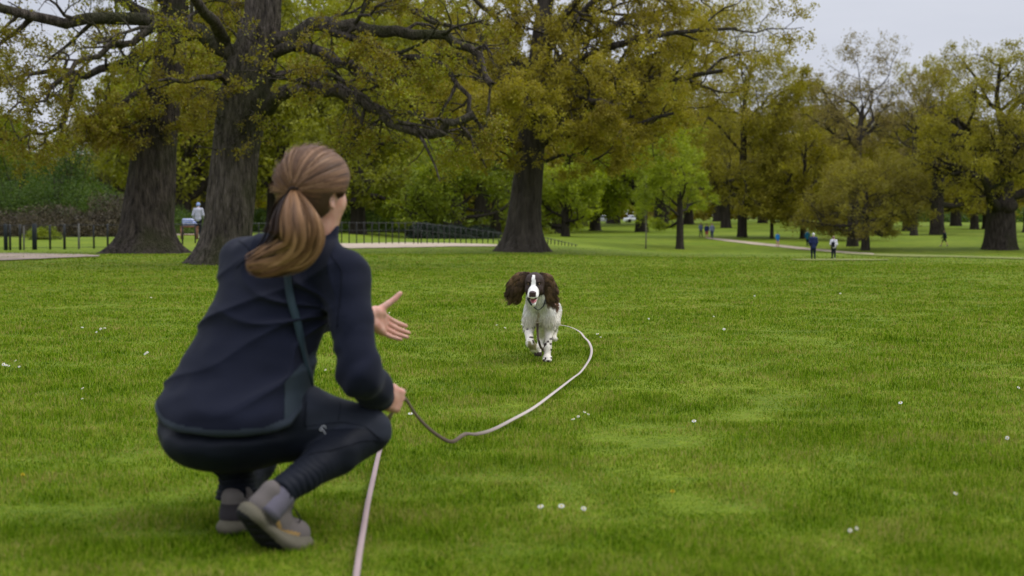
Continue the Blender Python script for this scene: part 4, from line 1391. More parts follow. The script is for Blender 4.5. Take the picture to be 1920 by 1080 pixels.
WOMAN = {}
def build_woman():
    skin = skinmat()
    navy = fabric('navy fleece', (0.0072, 0.0088, 0.0185), 0.9, 0.35)
    slate = fabric('slate panel cloth', (0.024, 0.033, 0.042), 0.75, 0.2)
    trimm = fabric('blue grey hem binding', (0.028, 0.035, 0.048), 0.8, 0.3)
    black = fabric('black blue leggings', (0.0055, 0.0072, 0.0125), 0.62, 0.12, 700, 0.15)
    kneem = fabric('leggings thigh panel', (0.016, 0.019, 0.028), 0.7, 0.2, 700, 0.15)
    seam = fabric('seam thread', (0.004, 0.005, 0.009), 0.9, 0)
    teal = fabric('teal webbing', (0.018, 0.032, 0.040), 0.6, 0.2, 1500, .4)
    sock = fabric('pale lilac sock', (0.115, 0.105, 0.13), 0.95, .2, 900, .5)
    mats = dict(upper=fabric('taupe mesh', (0.125, 0.108, 0.100), 0.85, .1, 1200, .5), dark=fabric('dark brown suede', (0.035, 0.03, 0.033), 0.8, .1),
                gold=fabric('ochre trim', (0.30, 0.19, 0.07), 0.7, 0), sole=fabric('khaki rubber', (0.105, 0.094, 0.066), 0.7, 0, 300, .2), black=fabric('black rubber', (0.012, 0.012, 0.013), 0.7, 0))
    sc = F_PX / 4.08
    # ---- torso rows shared by body and jacket: photo y, left x, right x, depth, half depth
    T_ = [(812, 305, 560, 4.02, .165), (795, 294, 574, 4.02, .172), (770, 287, 588, 4.03, .175), (740, 295, 594, 4.05, .168), (700, 317, 598, 4.08, .150), (660, 340, 603, 4.10, .140),
          (620, 366, 618, 4.12, .138), (580, 386, 631, 4.14, .138), (540, 403, 643, 4.16, .135), (510, 412, 652, 4.17, .122), (487, 420, 648, 4.17, .105), (467, 432, 632, 4.17, .085),
          (452, 452, 618, 4.17, .068), (440, 482, 612, 4.17, .058), (431, 505, 608, 4.17, .052)]
    def rows(off=0.0, ymin=0, ymax=2000):
        out = []
        for (y, a, b, Y, dp) in T_:
            if not (ymin <= y <= ymax): continue
            c = P((a + b) / 2, y, Y); s_ = F_PX / Y
            rx = (b - a) / 2 / s_ * 1.0
            out.append((c[2], c[0], c[1], rx * 1.02 - off, dp - off, -0.35))
        return out
    shR, elR, wrR = P(640, 515, 4.06), P(674, 700, 3.95), P(712, 743, 4.12)
    shL, elL, wrL = P(462, 492, 4.26), P(555, 600, 4.44), P(683, 591, 4.62)
    hipR, knR, anR = P(440, 792, 3.98), P(688, 806, 4.09), P(528, 921, 3.81)
    hipL, knL, anL = P(375, 790, 4.12), P(520, 790, 4.42), P(433, 938, 4.07)
    psi = math.radians(37)
    f = unit(V(math.sin(psi), math.cos(psi), -.06)); r = V(math.cos(psi), -math.sin(psi), 0); u = np.cross(r, f)
    HC = P(590, 352, 4.13)
    hx = np.array([f, r, u])
    Hd = lambda a, b, c: HC + f * a + r * b + u * c
    # ---- body, one continuous surface
    B = Field((-1.02, 3.55, -0.02), (-0.22, 4.86, 1.13), 0.0036)
    B.loft(rows(.040, 445, 800), .03, .05)
    B.cone(P(440, 800, 4.04), P(395, 800, 4.1), .13, .13, .05)
    B.chain([shR, elR, wrR], [.048, .040, .028], .03)
    B.cone(P(570, 500, 4.18), shR, .055, .048, .03)
    B.chain([shL, elL, wrL], [.048, .040, .028], .03)
    B.chain([hipR, (hipR + knR) / 2, knR], [.105, .080, .056], .04)
    B.chain([knR, knR * .6 + anR * .4, anR], [.050, .050, .022], .03)
    B.chain([hipL, (hipL + knL) / 2, knL], [.105, .080, .056], .04)
    B.chain([knL, knL * .6 + anL * .4, anL], [.050, .050, .024], .03)
    toeR, heelR = P(540, 1008, 3.86), P(500, 968, 3.79)
    B.chain([anR, heelR * .5 + anR * .5, toeR], [.020, .018, .018], .01)
    B.chain([anL, P(438, 975, 4.09), P(452, 985, 4.22)], [.022, .019, .018], .01)
    neck0 = P(574, 485, 4.18)
    B.chain([neck0, P(592, 425, 4.14), Hd(-.01, 0, -.06)], [.048, .049, .050], .03)
    B.ell(Hd(0, 0, .005), (.098, .076, .104), hx, .02)
    B.ell(Hd(.035, 0, -.055), (.060, .058, .062), hx, .03)          # face
    B.ell(Hd(.062, 0, -.102), (.024, .024, .018), hx, .025)         # chin
    for sg in (-1, 1):
        B.ell(Hd(.052, sg * .036, -.040), (.030, .022, .024), hx, .02)   # cheeks
        B.ell(Hd(.088, sg * .031, -.008), (.014, .016, .010), hx, .008, 's')   # eye sockets
        B.ell(Hd(.078, sg * .031, -.008), (.013, .013, .012), hx, .003)
        B.ell(Hd(-.008, sg * .078, -.030), (.017, .006, .031), np.array([unit(f - r * sg * .25), unit(r * sg + f * .25), u]), .005)  # ears
        B.ell(Hd(-.004, sg * .083, -.027), (.009, .006, .018), hx, .003, 's')
        B.ell(Hd(-.003, sg * .078, -.056), (.008, .006, .009), hx, .005)
    B.cone(Hd(.096, 0, -.005), Hd(.112, 0, -.038), .007, .010, .010)     # nose
    for sg in (-1, 1): B.ell(Hd(.104, sg * .010, -.041), (.009, .007, .006), hx, .005)
    B.ell(Hd(.093, 0, -.064), (.012, .022, .006), hx, .005)
    B.ell(Hd(.091, 0, -.075), (.012, .019, .006), hx, .005)
    B.ell(Hd(.102, 0, -.0695), (.014, .020, .0018), hx, .002, 's')
    # hands
    dR = unit(V(.52, .78, -.30)); sR = unit(V(.18, .10, .97)); nR = unit(np.cross(sR, dR))
    if nR @ V(-1, 0, 0) < 0: nR = -nR
    c80 = [math.radians(a) for a in (70, 95, 60)]
    sign = 1.0
    def cur(a): return [math.radians(x) for x in a]
    # rotation axis cross(d,n) turns d towards n
    wR = P(717, 741, 4.13)
    tipR = hand(B, wR, dR, nR, sR, [cur((48, 80, 55)), cur((66, 92, 60)), cur((74, 95, 60)), cur((80, 95, 60))],
                [(dR + nR * .35 + sR * .1, .042), (dR * 1.0 + nR * .15 - sR * .25, .032), (dR * 1.0 - sR * .35, .022)], .98)
    dL = unit(V(.48, .76, -.42)); nL = unit(V(.80, -.58, .10)); sL = unit(np.cross(nL, dL))
    if sL[2] < 0: sL = -sL
    wL = P(694, 592, 4.62)
    hand(B, wL, dL, nL, sL, [cur((6, 14, 8)), cur((10, 14, 8)), cur((14, 18, 8)), cur((18, 20, 10))],
         [(V(.62, .35, .42), .040), (V(.66, .35, .50), .032), (V(.60, .3, .62), .024)], 1.0, .012)
    v, q = B.surface(); v = smooth_mesh(v, q, 2, .4)
    O = V(*P(440, 1005, 4.0)); O[2] = 0
    body = obj('person', new_mesh('person', v - O, q, [skin]))
    body.location = O
    body['_o'] = list(O)
    tag(body, 'crouching woman with a ponytail in navy fleece and black leggings, holding out an open hand', 'person')
    WOMAN['tipR'] = tipR
    def child(name, vv, qq, mat, parent=body, smooth=True, attrs=None):
        return obj(name, new_mesh(name, vv - O, qq, [mat], smooth, attrs), parent)
    # ---- leggings
    Lg = Field((-1.05, 3.6, 0.03), (-0.28, 4.56, 0.66), 0.0045)
    rr = [(z, a, b, x - .026, y - .026, ro) for (z, a, b, x, y, ro) in rows(0, 700, 812)]
    zb = P(430, 800, 4.05)
    Lg.loft(rr, .03, .06)
    # seat of the squat
    def erow(y, a, b, Y, dp): c = P((a + b) / 2, y, Y); return (c[2], c[0], c[1], (b - a) / 2 / (F_PX / Y) * 1.02, dp, -.45)
    Lg.loft([erow(790, 312, 545, 4.05, .135), erow(808, 298, 556, 4.03, .155), erow(830, 300, 548, 4.03, .165), erow(855, 322, 530, 4.04, .150), erow(872, 352, 505, 4.05, .120), erow(882, 385, 480, 4.06, .08)], .03, .04)
    Lg.chain([hipR + V(0, 0.03, -.02), (hipR + knR) / 2 + V(0, 0, .006), knR], [.105, .095, .069], .05)
    Lg.chain([knR - V(0, 0, .006), knR * .62 + anR * .38, anR], [.063, .064, .037], .012)
    Lg.chain([hipL, (hipL + knL) / 2, knL], [.118, .092, .066], .05)
    Lg.chain([knL, knL * .45 + anL * .55, anL], [.058, .066, .043], .012)
    Lg.cone(anL + V(.02, .02, .03), anL + V(.0, .03, .12), .048, .056, .03)
    Lg.plane_cut(anR + (knR - anR) * .03, anR - knR) if False else None
    # cut below the ankles locally
    def local_cut(c, n, R):
        c = np.asarray(c); n = unit(n)
        sl, X, Y, Z = Lg.sub(c - R, c + R)
        d = -((X - c[0]) * n[0] + (Y - c[1]) * n[1] + (Z - c[2]) * n[2])
        Lg.merge(sl, d, 0, 's')
    local_cut(anR - unit(knR - anR) * .008, anR - knR, .085)
    local_cut(anL + V(0, 0, .004), V(0, 0, -1), .085)
    def wr(x, y, z):
        n1 = vnoise(x * 22, y * 22, z * 30) * .006
        # gathers where the knee and ankle bend
        near = np.exp(-(((x - anR[0] - .05) ** 2 + (y - anR[1] - .03) ** 2 + (z - anR[2] - .03) ** 2) / .004))
        s_ = (x - anR[0]) * .6 + (z - anR[2]) * .45 + (y - anR[1]) * .5
        n2 = near * .0020 * np.sin(s_ * 380 + 6 * vnoise(x * 30, y * 30, z * 30))
        near2 = np.exp(-(((x - anL[0]) ** 2 + (y - anL[1]) ** 2 + (z - anL[2] - .03) ** 2) / .006))
        n3 = near2 * .0035 * np.sin(z * 420 + 8 * vnoise(x * 30, y * 30, z * 20))
        crease = ((x > knR[0] - .25) * -.0) 
        return n1 + n2 + n3 + crease
    Lg.warp(wr)
    lv, lq = Lg.surface(); lv = smooth_mesh(lv, lq, 2, .4); ln_ = vnormals(lv, lq)
    leg = child('leggings', lv, lq, black)
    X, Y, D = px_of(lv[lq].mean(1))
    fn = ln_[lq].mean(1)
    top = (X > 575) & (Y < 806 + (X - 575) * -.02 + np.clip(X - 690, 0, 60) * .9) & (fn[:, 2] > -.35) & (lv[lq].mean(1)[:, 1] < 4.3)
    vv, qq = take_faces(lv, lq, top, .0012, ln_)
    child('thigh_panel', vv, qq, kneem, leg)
    def surf_line(vs, ns, pl, r_, out=.001, n=24, tol=5):
        pl = np.array(pl, float); t = np.linspace(0, len(pl) - 1, n)
        pts = []; nn = []
        for a in t:
            i = snap(vs, np.interp(a, range(len(pl)), pl[:, 0]), np.interp(a, range(len(pl)), pl[:, 1]), tol)
            pts.append(vs[i] + ns[i] * out); nn.append(ns[i])
        pts = np.array(pts)
        for _ in range(2): pts[1:-1] = (pts[:-2] + 2 * pts[1:-1] + pts[2:]) / 4
        return pts, np.array(nn)
    g = Geo()
    for pl in ([(577, 752), (575, 778), (574, 800)], [(641, 752), (638, 786)], [(574, 801), (640, 788), (690, 797), (722, 828)], [(576, 849), (640, 838), (690, 824), (718, 832)]):
        p, _ = surf_line(lv, ln_, pl, .0012)
        Geo().tube(p - O, .0013, 5).build('seam', seam, leg)
    g = Geo()
    for pl in ([(604, 800), (609, 806), (611, 810)], [(606, 798), (612, 796), (615, 801)], [(603, 804), (606, 811)]):
        p, _ = surf_line(lv, ln_, pl, .0012, n=6)
        g.tube(p - O, .0011, 5)
    g.build('logo_mark', plain('pale grey print', (.6, .6, .62), .5, .4, .05), leg)
    # ---- jacket
    J = Field((-1.05, 3.62, 0.30), (-0.26, 4.82, 1.0), 0.0042)
    J.loft(rows(0), .03, .035)
    J.cone(P(590, 505, 4.15), shR + V(.004, 0, 0), .082, .071, .06)
    J.cone(P(520, 500, 4.18), shL, .085, .068, .06)
    J.chain([shR + V(.004, 0, 0), shR * .5 + elR * .5 + V(.004, 0, 0), elR, elR * .4 + wrR * .6, wrR], [.071, .058, .060, .052, .043], .03)
    J.chain([shL, elL, wrL], [.070, .058, .042], .03)
    # collar
    c0, c1 = P(578, 449, 4.17), P(590, 431, 4.15)
    J.cone(c0, c1, .074, .062, .025)
    # hollow out neck and sleeves, trim the hem
    J.cone(P(594, 428, 4.145), P(600, 385, 4.13), .052, .060, .002, op='s')
    def zc(px, py, Y=4.0): return P(px, py, Y)[2]
    hx_ = np.array([P(a, 800, 3.9)[0] for a in (270, 287, 300, 340, 420, 500, 540, 566, 590, 640)])
    hz_ = np.array([P(400, b, 3.88)[2] for b in (772, 792, 803, 812, 818, 813, 799, 770, 747, 700)])
    def hem(x): return np.interp(x, hx_, hz_)
    Xg, Zg = J.ax[0][:, None, None], J.ax[2][None, None, :]
    dd = (Zg - hem(J.ax[0])[:, None, None]) + 0 * J.F
    dd = np.where((Xg > P(600, 700, 4.0)[0]) , 1.0, dd)
    J.merge((slice(None),) * 3, dd, .004, 's')
    # cut the sleeve ends
    for w, e_ in ((wrR, elR), (wrL, elL)):
        n = unit(w - e_); c = w + n * .010
        sl, X_, Y_, Z_ = J.sub(c - .075, c + .075)
        J.merge(sl, -((X_ - c[0]) * n[0] + (Y_ - c[1]) * n[1] + (Z_ - c[2]) * n[2]), .003, 's')
        J.cone(w - n * .012, w + n * .05, .030, .034, .003, op='s')
    armax = unit(elR - shR)
    xs0, xs1 = P(630, 500, 4.1)[0], P(672, 500, 4.1)[0]
    def folds(x, y, z):
        # long soft creases wrapping the back, gathered towards the right waist and arm pit
        gx, gz = P(640, 590, 4.1)[0], P(640, 590, 4.1)[2]
        dx, dz = x - gx, z - gz
        rad_ = np.sqrt(dx * dx + dz * dz)
        ang = np.arctan2(dz, -dx)
        nz = vnoise(x * 5.0, y * 5.0, z * 7.0)
        w1 = (.35 - (1 - np.abs(np.sin(ang * 5.5 + 3.2 * nz + 1.4 * np.sin(rad_ * 9)))) ** 2) * np.exp(-((rad_ - .17) / .17) ** 2) * .017
        lower = (.35 - (1 - np.abs(np.sin(z * 24 - x * 11 + 1.1 * nz + .9))) ** 2) * .010 * (1 + 1.4 * vnoise(x * 4, y * 4, z * 3 + 5)) * sstep(.34, .42, z) * (1 - sstep(.74, .84, z))
        fine = vnoise(x * 15, y * 15, z * 24) * .012
        # sleeve wrinkles
        s_ = (x - shR[0]) * armax[0] + (y - shR[1]) * armax[1] + (z - shR[2]) * armax[2]
        da = np.sqrt(np.maximum((x - shR[0]) ** 2 + (y - shR[1]) ** 2 + (z - shR[2]) ** 2 - s_ ** 2, 0))
        arm = np.exp(-(da / .075) ** 4) * np.exp(-((s_ - .29) / .10) ** 2)
        w2 = arm * .0055 * np.sin(s_ * 85 + (x - shR[0]) * 60 + 7 * vnoise(x * 12, y * 12, z * 12)) * (.5 + 1.2 * np.abs(vnoise(x * 9 + 4, y * 9, z * 9)))
        onarm = np.exp(-(da / .08) ** 4) * sstep(-.10, .03, s_)
        return (w1 + lower) * (1 - onarm * .85) * (1 - sstep(xs0, xs1, x)) + fine * .8 + w2
    J.warp(folds)
    jv, jq = J.surface(); jv = smooth_mesh(jv, jq, 2, .45); jn = vnormals(jv, jq)
    jac = child('jacket', jv, jq, navy)
    fc = jv[jq].mean(1); fnn = jn[jq].mean(1)
    hb = (fc[:, 2] - hem(fc[:, 0]) < .021) & (fc[:, 0] < P(600, 700, 4.0)[0]) & (np.abs(fc[:, 0] - .0) > 0)
    vv, qq = take_faces(jv, jq, hb, .003, jn)
    child('hem_trim', vv, qq, trimm, jac)
    X, Y, D = px_of(fc)
    panel = (X > 533 + np.clip(718 - Y, 0, 200) * .9) & (X < 612) & (Y > 650) & (~hb) & (fc[:, 1] < 4.12) & (fnn[:, 1] < .2) & (X < 606)
    vv, qq = take_faces(jv, jq, panel, .002, jn)
    child('side_panel', vv, qq, slate, jac)
    g = Geo()
    for pl in ([(618, 470), (640, 500), (634, 560), (628, 610)], [(447, 447), (470, 470), (440, 500)]):
        p, _ = surf_line(jv, jn, pl, .001)
        Geo().tube(p - O, .0013, 5).build('seam', seam, jac)
    # strap across the back
    p, nn = surf_line(jv, jn, [(556, 440), (540, 470), (531, 498), (545, 560), (562, 620), (577, 672), (588, 710), (603, 744)], 0, .0035, 40, 7)
    nn[1:-1] = nn[:-2] + nn[1:-1] + nn[2:]; nn /= np.linalg.norm(nn, axis=1, keepdims=True)
    for _ in range(4): p[1:-1] = (p[:-2] + 2 * p[1:-1] + p[2:]) / 4
    T = np.gradient(p, axis=0); T /= np.linalg.norm(T, axis=1, keepdims=True)
    S_ = np.cross(T, nn); S_ /= np.linalg.norm(S_, axis=1, keepdims=True)
    w = np.interp(np.linspace(0, 1, len(p)), [0, .7, 1], [.0125, .0105, .007])[:, None]
    p = p + nn * .002
    g = Geo(); th = .0018
    ring = np.stack([p - S_ * w - nn * th, p + S_ * w - nn * th, p + S_ * w + nn * th, p - S_ * w + nn * th], 1).reshape(-1, 3)
    m = len(p); i = np.arange(m - 1)[:, None] * 4; j = np.arange(4)[None]; j2 = (j + 1) % 4
    g.add(ring - O, np.stack([i + j, i + j2, i + 4 + j2, i + 4 + j], -1).reshape(-1, 4))
    g.build('shoulder_strap', teal, body, smooth=False)
    # ---- socks and shoes
    g = Geo()
    for a, b_, ra in ((P(497, 966, 3.775), anR + unit(knR - anR) * .03, .037), (P(440, 975, 4.10), anL + V(0.004, 0.015, .03), .036)):
        gg = Geo(); t = np.linspace(0, 1, 8)[:, None]
        gg.tube((a + (b_ - a) * t) - O, ra * (1 + .03 * np.sin(np.linspace(0, 20, 8))), 20)
        gg.build('sock', sock, body)
    heel = P(455, 968, 3.745)
    ball = P(518, 1031, 3.86)
    shoe(body, heel, ball - heel, V(.45, .20, .85), 1.0, mats, bend=V(.76, .62, -.04))
    heel = P(428, 1006, 3.985); heel[2] = .004
    shoe(body, heel, V(.30, .95, 0), V(0, 0, 1), 1.0, mats)
    # ---- hair
    rng = np.random.default_rng(77)
    hairm = hairmat('light brown hair', [(0.0, (.045, .026, .016)), (0.4, (.122, .064, .035)), (0.7, (.205, .112, .060)), (1.0, (.37, .215, .115))])
    tailm = hairmat('honey brown hair', [(0.0, (.020, .011, .008)), (0.35, (.105, .052, .025)), (0.65, (.215, .112, .050)), (1.0, (.40, .225, .110))])
    HR = V(.122, .104, .115)
    HCc = HC + u * .006 - f * .004
    tie = P(550, 357, 4.015)
    tl = np.array([(tie - HCc) @ f, (tie - HCc) @ r, (tie - HCc) @ u]) / HR
    tl = unit(tl)
    tie = HCc + f * tl[0] * HR[0] + r * tl[1] * HR[1] + u * tl[2] * HR[2]
    to_w = lambda s: HCc + s[..., 0:1] * f * HR[0] + s[..., 1:2] * r * HR[1] + s[..., 2:3] * u * HR[2]
    Cp = Field(HC - .16, HC + .16, .004)
    Cp.ell(HCc, HR * .955, hx, 0)
    Cp.ell(HCc - f * .045 - u * .05, V(.062, .068, .065), hx, .03)
    Cp.plane_cut(Hd(.050, 0, 0), f - u * .75, .01)
    for sg in (-1, 1): Cp.ell(Hd(.002, sg * .088, -.042), (.026, .03, .030), hx, .006, 's')
    cv, cq = Cp.surface(); cv = smooth_mesh(cv, cq, 1)
    m = 5200
    s = rng.normal(0, 1, (m * 3, 3)); s /= np.linalg.norm(s, axis=1, keepdims=True)
    ok = (s[:, 0] < .34 + .62 * s[:, 2]) & (s[:, 2] > -.80) & ~((np.abs(s[:, 1]) > .55) & (s[:, 2] < -.12) & (s[:, 0] > -.42))
    s = s[ok][:m]
    # more roots at the hair line so the combed back streaks run the whole way
    k = 16
    t = np.linspace(0, 1, k)
    om = np.arccos(np.clip(s @ tl, -1, 1))
    clump = vnoise(s[:, 0] * 6, s[:, 1] * 6, s[:, 2] * 6)
    A = np.sin((1 - t)[None] * om[:, None]) / np.sin(om)[:, None]; Bq = np.sin(t[None] * om[:, None]) / np.sin(om)[:, None]
    C = A[..., None] * s[:, None] + Bq[..., None] * tl
    C /= np.linalg.norm(C, axis=2, keepdims=True)
    az = rng.normal(0, 1, (len(s), 3))
    # streak coordinate: direction round the tie, so that neighbouring strands share tone and height
    e1 = unit(np.cross(tl, V(0, 0, 1))); e2 = np.cross(tl, e1)
    th = np.arctan2(s @ e1, s @ e2)
    ridge = vnoise(th * 5, 1.3 + om * 1.2, 0.2) + .7 * vnoise(th * 17, 4.3 + om, 0.2)
    fly = (rng.random((len(s), 1)) < .05) * rng.uniform(.02, .10, (len(s), 1))
    lift = 1 + (fly * (1 + .5 * np.sin(t[None] * 6 + az[:, 1:2] * 4)) + .022 * ridge[:, None] + .010 * rng.random((len(s), 1)) + .004 * np.sin(t[None] * 9 + az[:, :1] * 3)) * np.sin(np.pi * np.clip(t * .9 + .12, 0, 1))[None]
    Cw = to_w(C * lift[..., None])
    nrm = C[..., 0:1] * f / HR[0] + C[..., 1:2] * r / HR[1] + C[..., 2:3] * u / HR[2]
    nrm = nrm + .45 * (az[:, :1] * r + az[:, 1:2] * f)[:, None, :] * .1 / .1 * 3
    nrm /= np.linalg.norm(nrm, axis=2, keepdims=True)
    W = np.full((len(s), k), .00085) * rng.uniform(.7, 1.4, (len(s), 1)); W[:, 0] *= .3
    v1, q1 = ribbons(Cw, W, nrm)
    tone = np.clip(.44 + .42 * ridge + .2 * vnoise(th * 45, 1.1, 9.2) + rng.normal(0, .17, len(s)), 0, 1)
    tn = np.repeat(tone, k * 2)
    # flyaway wisps at the temple
    hv = np.vstack([cv, v1]); hq = [np.vstack([cq, q1 + len(cv)])]
    ha = np.r_[np.full(len(cv), .08), tn]
    child('hair', hv, hq[0], hairm, body, True, dict(tone=ha))
    # ponytail
    G = [(550, 358, 4.005, .010), (551, 382, 3.975, .040), (553, 410, 3.95, .063), (555, 438, 3.945, .072), (547, 462, 3.955, .066), (520, 482, 3.965, .050), (489, 494, 3.965, .034), (462, 499, 3.97, .020)]
    gp = np.array([P(a, b, c) for a, b, c, d in G]); gw = np.array([d for *_, d in G]) * .90
    gp[0] = tie
    kt = 26; tt = np.linspace(0, len(G) - 1, kt)
    def cat(Pn, x):
        i = np.clip(x.astype(int), 0, len(Pn) - 2); f_ = (x - i)[:, None]
        Pp = np.vstack([2 * Pn[0] - Pn[1], Pn, 2 * Pn[-1] - Pn[-2]])
        a, b, c, d = Pp[i], Pp[i + 1], Pp[i + 2], Pp[i + 3]
        return .5 * (2 * b + (c - a) * f_ + (2 * a - 5 * b + 4 * c - d) * f_ ** 2 + (3 * b - a - 3 * c + d) * f_ ** 3)
    gc = cat(gp, tt); wd = cat(gw[:, None], tt)[:, 0]
    Tg = np.gradient(gc, axis=0); Tg /= np.linalg.norm(Tg, axis=1, keepdims=True)
    back = V(0.1, -1, 0)
    side = np.cross(Tg, back); side /= np.linalg.norm(side, axis=1, keepdims=True)
    nb = np.cross(side, Tg)
    nb *= np.sign(nb @ back)[:, None]
    ms = 4600
    ncl = 130
    cr = rng.random(ncl) ** .45 * rng.uniform(.85, 1.18, ncl); ca = rng.uniform(0, 2 * np.pi, ncl)
    cr = np.where(rng.random(ncl) < .14, cr * 1.22 + .1, cr)
    cA, cB = cr * np.cos(ca), cr * np.sin(ca)
    ci = rng.integers(0, ncl, ms)
    j1 = rng.normal(0, .055, (ms, 2))
    a0 = cA[ci] + j1[:, 0]; b0 = cB[ci] + j1[:, 1]
    ph = rng.uniform(0, 6.28, ncl)[ci] + rng.normal(0, .25, ms)
    end = rng.uniform(.86, 1.0, ms) * rng.choice([.78, .86, .93, 1.0, 1.0], ncl)[ci]
    tl_ = np.linspace(0, 1, kt)[None] * end[:, None]
    x = tl_ * (kt - 1); i = np.clip(x.astype(int), 0, kt - 2); fr = (x - i)[..., None]
    ctr = gc[i] * (1 - fr) + gc[i + 1] * fr
    sdv = side[i] * (1 - fr) + side[i + 1] * fr; nbv = nb[i] * (1 - fr) + nb[i + 1] * fr
    wv = (wd[i] * (1 - fr[..., 0]) + wd[i + 1] * fr[..., 0])
    wave = (.16 + .42 * tl_ ** 3) * np.sin(tl_ * 9 + ph[:, None]) * tl_
    aa = a0[:, None] + wave; bb = b0[:, None] + (.14 + .45 * tl_ ** 3) * np.cos(tl_ * 8 + ph[:, None] * 1.7) * tl_
    Cc = ctr + sdv * (aa * wv)[..., None] + nbv * (bb * wv * .50)[..., None]
    no = sdv * aa[..., None] + nbv * (bb + .25)[..., None] * 1.2
    no += rng.normal(0, .25, (ms, 1, 3))
    no /= np.linalg.norm(no, axis=2, keepdims=True)
    Wt = np.full((ms, kt), .0010) * rng.uniform(.7, 1.4, (ms, 1)) * (1 - .6 * np.linspace(0, 1, kt)[None] ** 3)
    v2, q2 = ribbons(Cc, Wt, no)
    tone = np.clip(rng.uniform(.0, 1.0, ncl)[ci] * .85 + .06 - .16 * a0 + .10 * b0 + rng.normal(0, .10, ms), 0, 1)
    tone2 = np.clip(tone[:, None] + .10 * np.linspace(0, 1, kt)[None], 0, 1)
    Kf = Field(gc.min(0) - .08, gc.max(0) + .08, .005)
    for a in range(kt - 3): Kf.cone(gc[a], gc[a + 1], wd[a] * .66, wd[a + 1] * .60, .004, flat=nb[a], ff=.42)
    kv, kq = Kf.surface()
    pv = np.vstack([kv, v2]); pq = np.vstack([kq, q2 + len(kv)])
    child('ponytail', pv, pq, tailm, body, True, dict(tone=np.r_[np.full(len(kv), .12), np.repeat(tone2.ravel(), 2)]))
    g = Geo()
    an = np.linspace(0, 2 * np.pi, 20)
    ax = unit(gc[1] - gc[0]); p1 = unit(np.cross(ax, V(1, 0, 0))); p2 = np.cross(ax, p1)
    ring = np.array([tie + ax * .004 + (p1 * math.cos(a) + p2 * math.sin(a)) * .0135 for a in an])
    g.tube(ring - O, .0036, 8)
    g.build('hair_tie', fabric('brown elastic', (.03, .02, .017), .8), body)
    del body['_o']
# ------------------------------------------------------------------ the running spaniel
def dogcoat(name='spaniel coat'):
    m, n, b = nodemat(name, 0.7, 0.25)
    at = n.nodes.new('ShaderNodeAttribute'); at.attribute_name = 'coat'
    geo = n.nodes.new('ShaderNodeNewGeometry')
    n.links.new(at.outputs['Color'], b.inputs['Base Color'])
    return m

